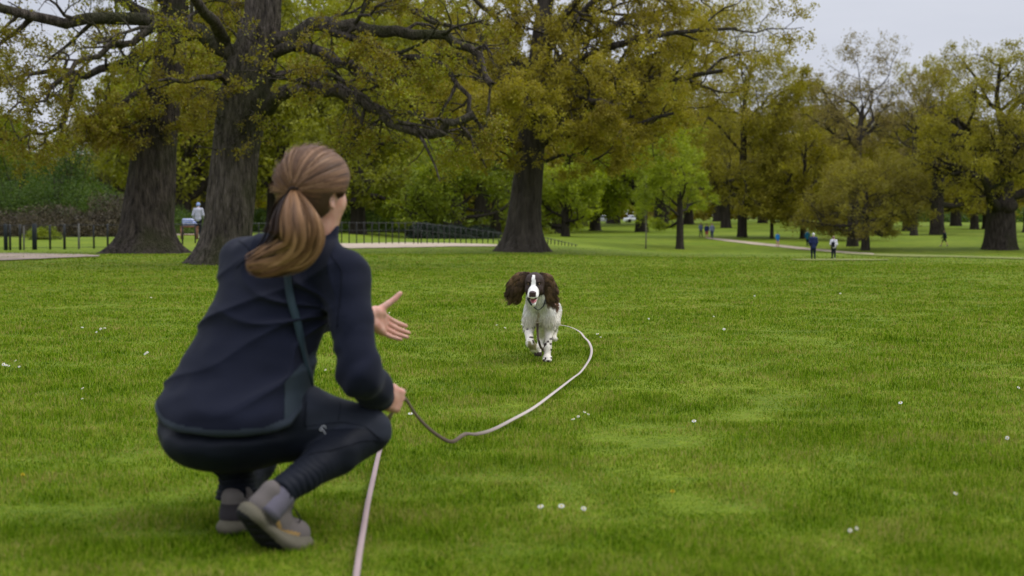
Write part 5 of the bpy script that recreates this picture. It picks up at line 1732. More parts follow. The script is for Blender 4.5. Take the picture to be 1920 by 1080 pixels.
def build_dog():
    rng = np.random.default_rng(9)
    coat = dogcoat()
    WH = V(.74, .71, .65); CR = V(.50, .45, .38); LV = V(.034, .019, .013); LB = V(.085, .036, .020); BLK = V(.012, .009, .009); PK = V(.55, .25, .24)
    Yd = 9.2
    # joints
    chest = P(1012, 588, 9.22); withers = P(1016, 562, 9.32); rump = P(1029, 572, 9.78); loin = P(1022, 570, 9.55)
    hd = P(1002, 533, 8.98)
    f = unit(V(-.10, -1, -.16)); r = unit(np.cross(f, V(0, 0, 1))); u = np.cross(r, f)     # r points to the left of the picture
    if r[0] < 0: r = -r
    u = np.cross(r, f)
    if u[2] < 0: u = -u
    ax = np.array([f, r, u])
    Hd = lambda a, b, c: hd + f * a + r * b + u * c
    B = Field((-.12, 8.70, -.02), (.42, 10.05, .66), .0042)
    # trunk: deep chest narrowing to the belly
    B.ell(P(1012, 584, 9.26), V(.080, .120, .094), None, .03)
    B.ell(P(1014, 578, 9.38), V(.088, .150, .098), None, .04)
    B.chain([P(1014, 578, 9.40), P(1021, 575, 9.60), P(1027, 577, 9.80)], [.094, .078, .076], .04)
    B.ell(P(1026, 580, 9.80), V(.078, .10, .085), None, .03)
    # shoulders
    for sg, (sx, sy) in ((-1, (993, 592)), (1, (1029, 590))):
        B.ell(P(sx, sy, 9.20), V(.038, .058, .078), None, .03)
    # neck
    B.chain([P(1013, 578, 9.26), P(1008, 560, 9.12), Hd(-.03, 0, -.03)], [.078, .062, .052], .04)
    # head
    B.ell(Hd(-.012, 0, .010), V(.074, .061, .064), ax, .02)
    B.ell(Hd(.018, 0, .028), V(.040, .046, .032), ax, .02)
    B.cone(Hd(.03, 0, -.018), Hd(.125, 0, -.040), .038, .027, .022)
    for sg in (-1, 1):
        B.cone(Hd(.07, sg * .012, -.040), Hd(.128, sg * .013, -.050), .023, .021, .010)     # flews
        B.ell(Hd(.034, sg * .038, -.030), V(.030, .020, .028), ax, .02)                    # cheeks
        B.ell(Hd(.048, sg * .029, .012), V(.012, .013, .010), ax, .006, 's')
        B.ell(Hd(.048, sg * .025, .026), V(.016, .016, .008), ax, .008)                    # brows
    B.cone(Hd(.03, 0, -.072), Hd(.110, 0, -.104), .025, .017, .012)                          # lower jaw, mouth open
    B.ell(Hd(.122, 0, -.078), V(.036, .017, .012), ax, .004, 's')
    # legs: front left of the dog stands, front right is lifted
    def leg(pts, rads, k=.022): B.chain(pts, rads, k)
    sL = P(1029, 600, 9.20); eL = P(1030, 618, 9.24); wL = P(1027, 652, 9.17); aL = P(1026, 667, 9.15)
    leg([sL, eL, wL, aL], [.044, .029, .0205, .021])
    B.ell(P(1026, 671, 9.125), V(.031, .045, .020), None, .015)
    for t in (-1.5, -.5, .5, 1.5): B.ell(P(1026, 673.5, 9.10) + V(t * .0135, -.018 + abs(t) * .006, -.004), V(.0088, .015, .012), None, .004)
    sR_ = P(993, 602, 9.20); eR = P(991, 618, 9.22); wR = P(994, 643, 9.05); aR = P(1006, 655, 9.10)
    leg([sR_, eR, wR], [.042, .029, .022])
    leg([wR, P(1001, 651, 9.08), aR], [.024, .023, .022])
    B.ell(P(1008, 658.5, 9.12), V(.024, .024, .026), None, .012)
    for t in (-1.5, -.5, .5, 1.5): B.ell(P(1009, 662, 9.11) + V(t * .011, -.010, -.004), V(.0085, .012, .014), None, .004)
    # hind legs: thigh, knee forward at the belly, hock back, shank down
    def hind(px, yk, Yk, fx, fy, Yf):
        hip = P(px - 5, 585, 9.80); kn = P(px - 1, yk, Yk); hk = P(fx + 1, fy - 22, Yf + .10); ft = P(fx, fy - 2, Yf)
        leg([hip, kn], [.074, .044], .03); leg([kn, hk], [.042, .022], .02); leg([hk, ft + V(0, .02, .02)], [.021, .020], .02)
        B.ell(ft + V(0, -.012, .012), V(.027, .040, .018), None, .014)
    hind(1037, 605, 9.62, 1038, 640, 9.86)
    hind(1019, 607, 9.66, 1014, 632, 10.0) if False else hind(1020, 606, 9.62, 1013, 655, 9.72)
    # docked tail
    B.chain([P(1030, 562, 9.86), P(1032, 552, 9.94)], [.022, .012], .02)
    v, q = B.surface(); v = smooth_mesh(v, q, 2, .4); nn = vnormals(v, q)
    O = V(float(P(1026, 678, 9.2)[0]), 9.2, 0)
    # ---- coat pattern on the vertices
    def coat_col(p, jit=0.0):
        X, Y, D = px_of(p)
        X = X + rng.normal(0, 1, len(p)) * jit; Y = Y + rng.normal(0, 1, len(p)) * jit
        a = (p - hd) @ f; b_ = (p - hd) @ r; c = (p - hd) @ u
        col = np.tile(WH, (len(p), 1))
        n1 = vnoise(p[:, 0] * 38, p[:, 1] * 38, p[:, 2] * 38); n2 = vnoise(p[:, 0] * 90, p[:, 1] * 90, p[:, 2] * 90)
        col *= (1 + .22 * n1 + .12 * n2)[:, None]
        low = (p[:, 2] < .30)
        col[low] = col[low] * (.93, .90, .84)
        head = (a > -.09) & (c > -.075) & (np.abs(b_) < .10)
        bl = .0075 + .006 * sstep(.0, .03, a) - .004 * sstep(.04, .075, c) + .026 * sstep(.045, .085, a) * sstep(.02, -.02, c) + .002 * n1 * 10 * .3
        mask = head & (np.abs(b_) > bl * .88) & (a < .085)
        col[mask] = LV * (1.0 + .5 * n1[mask][:, None])
        top = head & (c > .062) & (a < .03)
        col[top] = LV
        eye = head & (np.hypot(b_ - .029, (c - .012)) < .0125) & (a > .02) | head & (np.hypot(b_ + .029, (c - .012)) < .0125) & (a > .02)
        col[eye] = BLK
        nose = (a > .132) & (c > -.052) & (np.abs(b_) < .022) & (c < -.012)
        col[nose] = V(.05, .026, .024)
        mouth = (a > .05) & (c < -.062) & (c > -.092) & (np.abs(b_) < .019)
        col[mouth] = PK * .8
        lip = (a > .06) & (np.abs(c + .062) < .006) & (np.abs(b_) > .013) & (np.abs(b_) < .04)
        col[lip] = V(.09, .045, .04)
        # saddle patches
        sad = (p[:, 1] > 9.25) & (X > 1030) & (X < 1047 + 3 * n1) & (Y > 548) & (Y < 586 - np.abs(X - 1042) * 1.2) & (p[:, 2] > .30)
        sad |= (p[:, 1] > 9.30) & (p[:, 1] < 9.40) & (p[:, 0] < P(992, 580, 9.3)[0]) & (p[:, 2] > .36)
        col[sad] = LB * 1.6 * (1 + .5 * n1[sad][:, None])
        # leg freckles
        lg = (p[:, 2] < .24) & (p[:, 1] < 9.4)
        sp = vnoise(p[:, 0] * 60 + 3, p[:, 1] * 30, p[:, 2] * 60 + 1) > .21
        col[lg & sp] = V(.045, .028, .028)
        ch = (p[:, 2] > .24) & (p[:, 2] < .34) & (p[:, 1] < 9.35) & (vnoise(p[:, 0] * 26, p[:, 1] * 20, p[:, 2] * 26) > .27)
        col[ch] = col[ch] * (.55, .48, .44)
        pad = np.zeros(len(p), bool)
        lf = (np.hypot(X - 1009, (Y - 664)) < 8.5) & (p[:, 1] < 9.3) & (Y > 660.5 + 4 * n2)
        col[lf] = V(.05, .034, .03)
        toe = (p[:, 2] < .014) & (p[:, 1] < 9.3)
        col[toe] = V(.07, .035, .025)
        olive_tint = (X > 990) & (X < 1006) & (Y > 636) & (Y < 656) & (p[:, 1] < 9.3) & (n1 > -.2)
        col[olive_tint] = V(.24, .21, .10)  # olive tint on the lifted foreleg
        return np.clip(col, 0, .9)
    body = obj('dog', new_mesh('dog', v - O, q, [coat], attrs=dict(coat=coat_col(v))))
    body.location = O
    tag(body, 'liver and white spaniel running towards the woman with ears flying and mouth open', 'dog')
    # ---- coat hair: thin blades lying along the body
    def fur(name, base, nrm, flow, length, width, colr, parent=body, k=4, droop=.3, lift=.35, jit=.25, curl=0.0):
        m = len(base)
        length = np.broadcast_to(length, (m,)); width = np.broadcast_to(width, (m,))
        d = flow - nrm * np.sum(flow * nrm, 1, keepdims=True)
        d = d / np.maximum(np.linalg.norm(d, axis=1, keepdims=True), 1e-6) + nrm * lift + rng.normal(0, jit, (m, 3))
        d /= np.linalg.norm(d, axis=1, keepdims=True)
        t = np.linspace(0, 1, k)
        side = rng.normal(0, 1, (m, 3)); side -= d * np.sum(side * d, 1, keepdims=True); side /= np.linalg.norm(side, axis=1, keepdims=True)
        ph = rng.uniform(0, 6.28, (m, 1))
        C = base[:, None] + d[:, None] * (t[None, :, None] * length[:, None, None]) + V(0, 0, -1) * (droop * (t ** 2)[None, :, None] * length[:, None, None])
        if curl: C = C + side[:, None] * (np.sin(t[None] * 7 + ph) * curl * length[:, None])[..., None] * t[None, :, None]
        W = width[:, None] * (1 - .85 * t[None] ** 1.5)
        no = nrm + rng.normal(0, .5, (m, 3)) + V(0, -.5, .3)
        no = np.repeat((no / np.linalg.norm(no, axis=1, keepdims=True))[:, None], k, 1)
        vv, qq = ribbons(C, W, no)
        cc = np.repeat(np.clip(colr * rng.uniform(.7, 1.25, (m, 1)), 0, .9), k * 2, 0)
        return vv, qq, cc
    area = .5 * np.linalg.norm(np.cross(v[q[:, 2]] - v[q[:, 0]], v[q[:, 3]] - v[q[:, 1]]), axis=1)
    N = 42000
    fi = rng.choice(len(q), N, p=area / area.sum())
    w4 = rng.dirichlet(np.ones(4), N)
    bp = np.einsum('nk,nkc->nc', w4, v[q[fi]]); bn = np.einsum('nk,nkc->nc', w4, nn[q[fi]]); bn /= np.linalg.norm(bn, axis=1, keepdims=True)
    a = (bp - hd) @ f; b_ = (bp - hd) @ r; c = (bp - hd) @ u
    face = (a > -.0) & (c > -.12) & (np.abs(b_) < .08)
    keep = ~(face & (a > .11)) & ~(bp[:, 2] < .012) & ~(face & (np.hypot(np.abs(b_) - .029, c - .012) < .016) & (a > .02))
    ln = np.where(face, .006, .013)
    ln = np.where((bp[:, 2] < .22), .006, ln)
    feather = (bp[:, 2] > .04) & (bp[:, 2] < .30) & (bn[:, 1] > .25)
    ln = np.where(feather, .026, ln)
    bib = (~face) & (bp[:, 1] < 9.25) & (bp[:, 2] > .22) & (bp[:, 2] < .42)
    ln = np.where(bib, .018, ln)
    flow = np.tile(V(.05, .7, -.75), (N, 1)); flow[face] = -f * 1.0 + V(0, 0, .2)
    flow[feather] = V(.2, .9, -.5); flow[bib] = V(0, .1, -1)
    k_ = keep
    vv, qq, cc = fur('coat', bp[k_] - bn[k_] * .001, bn[k_], flow[k_], ln[k_] * rng.uniform(.6, 1.3, k_.sum()), np.where(face, .0009, .0015)[k_], coat_col(bp[k_]))
    obj('coat_hair', new_mesh('coat_hair', vv - O, qq, [coat], attrs=dict(coat=cc)), body)
    # ---- ears: heavy feathered flaps thrown out sideways
    def ear(outline, sg, lab, core):
        E = Field(np.min(core[0], 0) - .09, np.max(core[0], 0) + .09, .0045)
        E.chain(core[0], core[1], .03, flat=V(0, 1, 0), ff=.45)
        ev, eq = E.surface(); ev = smooth_mesh(ev, eq, 1); en = vnormals(ev, eq)
        ar = .5 * np.linalg.norm(np.cross(ev[eq[:, 2]] - ev[eq[:, 0]], ev[eq[:, 3]] - ev[eq[:, 1]]), axis=1)
        n = 9500
        fi = rng.choice(len(eq), n, p=ar / ar.sum()); w4 = rng.dirichlet(np.ones(4), n)
        p = np.einsum('nk,nkc->nc', w4, ev[eq[fi]]); nr = np.einsum('nk,nkc->nc', w4, en[eq[fi]]); nr /= np.linalg.norm(nr, axis=1, keepdims=True)
        root = core[0][0]
        # wavy locks: strands of one lock share direction, length, colour and curl
        nc = 150
        cidx = rng.choice(n, nc, replace=False)
        cp = p[cidx]
        own = np.argmin(((p[:, None] - cp[None]) ** 2).sum(2), 1)
        cf = cp - root; cd_ = np.linalg.norm(cf, axis=1); cf /= np.maximum(cd_[:, None], .02)
        cf = cf + V(sg * .30, .0, -.45) + rng.normal(0, .30, (nc, 3))
        cl_ = (.006 + .008 * (cd_ > .035) + .055 * np.clip(cd_ / .15, 0, 1.1)) * rng.uniform(.6, 1.25, nc)
        ctone = rng.uniform(.55, 1.6, nc)[:, None]
        cph = rng.uniform(0, 6.28, nc)
        fl = cf[own] + rng.normal(0, .07, (n, 3)); ln_ = cl_[own] * rng.uniform(.8, 1.1, n)
        dist = np.linalg.norm(p - root, axis=1)
        tip = np.clip(dist / .15, 0, 1)[:, None]
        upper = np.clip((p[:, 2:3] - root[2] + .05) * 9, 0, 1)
        colr = (LV * (1 - tip * .5) + V(.10, .060, .028) * tip * .8 + upper * tip * V(.16, .088, .028) * (2.8 if sg > 0 else 2.0)) * ctone[own] * (1.15 if sg > 0 else .9)  # warm light on the upper outer tips is painted into the ear colour
        kk = 9
        t = np.linspace(0, 1, kk)
        d = fl - nr * np.sum(fl * nr, 1, keepdims=True) * .6; d /= np.linalg.norm(d, axis=1, keepdims=True)
        sd2 = np.cross(d, V(0, 1, 0)); sd2 /= np.maximum(np.linalg.norm(sd2, axis=1, keepdims=True), 1e-6)
        C = (p - nr * .004)[:, None] + d[:, None] * (t[None, :, None] * ln_[:, None, None]) + nr[:, None] * (.010 * np.sin(t * 3.1))[None, :, None]
        C = C + sd2[:, None] * (np.sin(t[None] * 7.5 + cph[own][:, None]) * .13 * ln_[:, None] * t[None])[..., None] + V(0, 0, -1) * ((t ** 2)[None, :, None] * ln_[:, None, None] * .25)
        no = nr + V(0, -.6, .2) + rng.normal(0, .35, (n, 3)); no = np.repeat((no / np.linalg.norm(no, axis=1, keepdims=True))[:, None], kk, 1)
        Wd = .0013 * (1 - .8 * t[None] ** 2) * np.ones((n, 1))
        vv, qq = ribbons(C, Wd, no)
        cc = np.repeat(np.clip(colr * rng.uniform(.8, 1.2, (n, 1)), 0, .9), kk * 2, 0)
        allv = np.vstack([ev, vv]); allq = np.vstack([eq, qq + len(ev)])
        obj('ear', new_mesh('ear', allv - O, allq, [coat], attrs=dict(coat=np.vstack([np.tile(LV * .8, (len(ev), 1)), cc]))), body)
    # picture left ear, lifted and blown outward; picture right ear hangs closer
    ear(None, -1, 'l', ([P(991, 519, 9.02), P(980, 523, 9.03), P(970, 535, 9.05), P(970, 547, 9.06)], [.016, .026, .034, .024]))
    ear(None, 1, 'r', ([P(1015, 517, 9.02), P(1023, 524, 9.04), P(1028, 539, 9.06), P(1026, 553, 9.07)], [.014, .022, .026, .018]))
    # ---- eyes, nose, tongue, collar
    eyem = plain('amber dog eye', (.20, .115, .055), .15, .6, .1)
    blk = plain('black glossy', (.01, .008, .008), .25, .5, .1)
    for sg in (-1, 1):
        g = Geo(); c_ = Hd(.0475, sg * .029, .012)
        g.tube([c_ - f * .010, c_ - f * .004, c_ + f * .001, c_ + f * .004, c_ + f * .0055], [.005, .0098, .0100, .0078, .0035], 14)
        e = g_ = Geo().add(np.vstack(g.v) - O, None, None)
        e = new_mesh('eye', np.vstack(g.v) - O, [np.vstack(g.q), np.vstack(g.t)], [eyem]); eo = obj('eye', e, body)
        g = Geo(); c2 = c_ + f * .005
        g.tube([c2 - f * .002, c2 + f * .0012, c2 + f * .0018], [.0046, .0044, .001], 12)
        obj('pupil', new_mesh('pupil', np.vstack(g.v) - O, [np.vstack(g.q), np.vstack(g.t)], [blk]), eo)
    N_ = Field(Hd(.14, 0, -.03) - .04, Hd(.14, 0, -.03) + .04, .002)
    N_.ell(Hd(.143, 0, -.028), V(.013, .019, .014), ax, .003)
    for sg in (-1, 1): N_.ell(Hd(.154, sg * .0085, -.030), V(.006, .004, .0045), ax, .001, 's')
    nv, nq = N_.surface()
    obj('nose', new_mesh('nose', nv - O, nq, [plain('liver brown nose', (.052, .026, .025), .4, .5, .2, 300)]), body)
    T_ = Field(Hd(.09, 0, -.075) - .06, Hd(.09, 0, -.075) + .06, .002)
    T_.chain([Hd(.05, 0, -.078), Hd(.10, 0, -.087), Hd(.124, 0, -.092)], [.015, .014, .009], .01, flat=u, ff=.45)
    nv, nq = T_.surface()
    obj('tongue', new_mesh('tongue', nv - O, nq, [plain('pink tongue', (.52, .17, .19), .4, .5, .1, 100)]), body)
    # martingale collar
    strap = plain('dark patterned collar webbing', (.035, .04, .045), .7, .3, .9, 260)
    metal = plain('worn steel', (.45, .43, .38), .3, .6, .1, 40, metal=1.0)
    ring_c = P(1009, 582, 9.05)
    def surfp(px, py):
        i = snap(v, px, py, 2.5); return v[i] + nn[i] * .006
    pl = [(990, 562), (993, 568), (997, 574), (1003, 579), (1009, 582), (1014, 580), (1019, 575), (1022, 569), (1024, 562)]
    pts = np.array([surfp(a, b) for a, b in pl])
    mid = (pts[0] + pts[-1]) / 2
    back = [pts[-1] * .9 + mid * .1 + V(.0, .09, .03), mid + V(0, .15, .06), pts[0] * .9 + mid * .1 + V(0, .09, .03)]
    pts = np.vstack([pts, back, pts[:1]])
    tt = np.linspace(0, len(pts) - 1, 60); i = np.clip(tt.astype(int), 0, len(pts) - 2); fr = (tt - i)[:, None]
    pp = pts[i] * (1 - fr) + pts[i + 1] * fr
    for _ in range(3): pp[1:-1] = (pp[:-2] + 2 * pp[1:-1] + pp[2:]) / 4
    g = Geo(); g.tube(pp - O, .0085, 8, cap=False, flat=.4)
    col_ = obj('collar', new_mesh('collar', np.vstack(g.v), [np.vstack(g.q)], [strap]), body)
    def torus(c, R, r_, axd, name, parent):
        axd = unit(axd); a1 = unit(np.cross(axd, V(0.3, 0.1, 1))); a2 = np.cross(axd, a1)
        an = np.linspace(0, 2 * np.pi, 22)
        g = Geo(); g.tube(np.array([c + R * (a1 * math.cos(t) + a2 * math.sin(t)) for t in an]) - O, r_, 8)
        g.build(name, metal, parent)
    rc = surfp(1009, 584) + V(0, -.006, 0)
    torus(rc, .010, .0022, V(0, -1, .2), 'collar_ring', col_)
    WOMAN['dogring'] = surfp(1009, 592) + V(0, -.010, 0)
    WOMAN['dogclip'] = surfp(1008, 604) + V(0, -.016, 0)
# ------------------------------------------------------------------ the long lead
def strap_mesh(pts, w, th, up, name, mat, O=None, n=None):
    pts = np.asarray(pts, float); m = len(pts)
    w = np.broadcast_to(w, (m,))[:, None]
    T = np.gradient(pts, axis=0); T /= np.maximum(np.linalg.norm(T, axis=1, keepdims=True), 1e-9)
    up = np.broadcast_to(np.asarray(up, float), (m, 3))
    S_ = np.cross(T, up); S_ /= np.maximum(np.linalg.norm(S_, axis=1, keepdims=True), 1e-9)
    U_ = np.cross(S_, T)
    ring = np.stack([pts - S_ * w - U_ * th * .5, pts - S_ * w * .9 + U_ * th, pts + S_ * w * .9 + U_ * th, pts + S_ * w - U_ * th * .5, pts + S_ * w * .7 - U_ * th, pts - S_ * w * .7 - U_ * th], 1)
    v = ring.reshape(-1, 3); k = 6
    i = np.arange(m - 1)[:, None] * k; j = np.arange(k)[None]; j2 = (j + 1) % k
    q = np.stack([i + j, i + j2, i + k + j2, i + k + j], -1).reshape(-1, 4)
    return v, q

def spline(P_, n):
    P_ = np.asarray(P_, float)
    s = np.r_[0, np.cumsum(np.linalg.norm(np.diff(P_, axis=0), axis=1) ** .5)]
    m = len(P_)
    x = np.linspace(0, s[-1], n); i = np.clip(np.searchsorted(s, x) - 1, 0, m - 2)
    h = s[i + 1] - s[i]; t = ((x - s[i]) / h)[:, None]; h = h[:, None]
    tan = np.empty_like(P_)
    tan[1:-1] = (P_[2:] - P_[:-2]) / (s[2:] - s[:-2])[:, None]
    tan[0] = (P_[1] - P_[0]) / (s[1] - s[0]); tan[-1] = (P_[-1] - P_[-2]) / (s[-1] - s[-2])
    return (2 * t ** 3 - 3 * t ** 2 + 1) * P_[i] + (t ** 3 - 2 * t ** 2 + t) * h * tan[i] + (-2 * t ** 3 + 3 * t ** 2) * P_[i + 1] + (t ** 3 - t ** 2) * h * tan[i + 1]

def build_lead():
    m, n, b = nodemat('faded pink beige webbing', .8, .2)
    tc = n.nodes.new('ShaderNodeTexCoord'); no = n.nodes.new('ShaderNodeTexNoise'); no.inputs['Scale'].default_value = 2.0
    r = n.nodes.new('ShaderNodeValToRGB'); ramp_set(r, [(.35, (.50, .43, .38)), (.7, (.62, .55, .50))])
    n.links.new(tc.outputs['Object'], no.inputs['Vector']); n.links.new(no.outputs['Fac'], r.inputs['Fac']); n.links.new(r.outputs['Color'], b.inputs['Base Color'])
    pink = plain('faded pink webbing', (.30, .225, .215), .8, .2, .08, 6)
    brown = plain('dark brown oiled webbing', (.055, .038, .024), .7, .25, .2, 8)
    metal = plain('dull brass clip', (.40, .34, .24), .35, .6, .2, 60, metal=1.0)
    hand_p = WOMAN.get('tipR', P(757, 742, 4.2))
    root = empty('dog_lead', (0, 0, 0))
    tag(root, 'long pale lead curving over the grass between the fist and the spaniel', 'dog lead')
    def G_(px, py, dz=.030):
        p = ground(px, py); p[2] += dz; return p
    # from the fist down through the air to the grass, then over the grass to the dog
    air = [hand_p + V(-.02, -.03, .01), hand_p + V(.006, .01, -.006), P(775, 771, 4.45), P(797, 797, 4.75), P(822, 817, 5.1), P(848, 829, 5.45)]
    gr = [(872, 832), (893, 831), (922, 824), (960, 804), (1000, 780), (1040, 749), (1075, 721), (1087, 711), (1098, 697), (1107, 680), (1109, 665), (1104, 651), (1096, 642), (1086, 630), (1066, 621), (1046, 618), (1034, 622), (1026, 640)]
    pts = air + [G_(a_, b_ + .0) for a_, b_ in gr]
    pts[-1] = V(P(1022, 600, 9.9)[0], 9.95, .10)
    gp = spline(pts, 320)
    gp[:, 2] = np.maximum(gp[:, 2], H(gp[:, 0], gp[:, 1]) + .036)
    for _ in range(14): gp[1:-1, 2] = (gp[:-2, 2] + 2 * gp[1:-1, 2] + gp[2:, 2]) / 4
    tw = np.linspace(0, 1, 320)
    k_ = sstep(.14, .30, tw)[:, None]
    up = V(.72, -.66, .2) * (1 - k_) + k_ * np.stack([.3 * np.sin(tw * 9), -.45 + .25 * np.sin(tw * 14), np.ones(320)], 1)
    v2, q2 = strap_mesh(gp, np.interp(tw, [0, .3, 1], [.0065, .0085, .0085]), .0018, up, 'x', None)
    tone = np.repeat(sstep(.16, .34, tw), 6)
    col = V(.085, .060, .038) * (1 - tone[:, None]) + V(.41, .355, .31) * tone[:, None]  # shadow side of the strap near the fist painted in as dark brown
    mc, n_, b_ = nodemat('beige lead webbing', .8, .2)
    at = n_.nodes.new('ShaderNodeAttribute'); at.attribute_name = 'coat'
    n_.links.new(at.outputs['Color'], b_.inputs['Base Color'])
    obj('lead_strap', new_mesh('lead_strap', v2, q2, [mc], smooth=False, attrs=dict(coat=col)), root)['label'] = 'beige part of the lead looping over the grass, shaded edge painted darker near the fist'
    # slack part trailing from under the knee towards the camera
    tr = [G_(728, 815), G_(718, 842), G_(710, 868), G_(700, 915), G_(690, 962), G_(682, 1010), G_(674, 1060), G_(668, 1105), G_(655, 1190)]
    tr = [P(740, 768, 4.20), P(728, 786, 4.24), P(722, 806, 4.40), P(720, 822, 4.80)] + tr[1:]
    t_ = spline(tr, 90)
    v3, q3 = strap_mesh(t_, .0084, .0018, V(.15, -.45, 1), 'x', None)
    obj('lead_strap', new_mesh('lead_strap', v3, q3, [pink], smooth=False), root)['label'] = 'pinkish slack end of the lead lying towards the camera'
    # the dog end
    ring, clip = WOMAN.get('dogring'), WOMAN.get('dogclip')
    if ring is None: return
    g = Geo(); g.tube(spline([ring + V(0, 0, .022), ring, clip], 16), .0032, 8)
    an = np.linspace(0, 2 * np.pi, 16)
    g.tube(np.array([ring + V(.008 * math.cos(t), 0, .014 * math.sin(t)) for t in an]), .0024, 8)
    g.tube(np.array([clip + V(.011 * math.cos(t), 0, .009 * math.sin(t)) for t in an]), .0026, 8)
    g.tube([clip + V(-.012, -.002, -.008), clip + V(.012, -.002, -.008)], .0045, 8)
    g.build('clip', metal, root)
    d = spline([clip + V(0, -.002, -.006), P(1008, 622, clip[1] - .01), P(1010, 638, 9.02), P(1014, 651, 9.1), P(1018, 657, 9.24), V(P(1019, 660, 9.45)[0], 9.5, .05), V(P(1021, 640, 9.75)[0], 9.8, .05), pts[-1]], 60)
    v4, q4 = strap_mesh(d, .0075, .0018, V(.1, -1, .1), 'x', None)
    obj('lead_strap', new_mesh('lead_strap', v4, q4, [brown], smooth=False), root)['label'] = 'dark brown end of the lead hanging between the front legs of the dog'
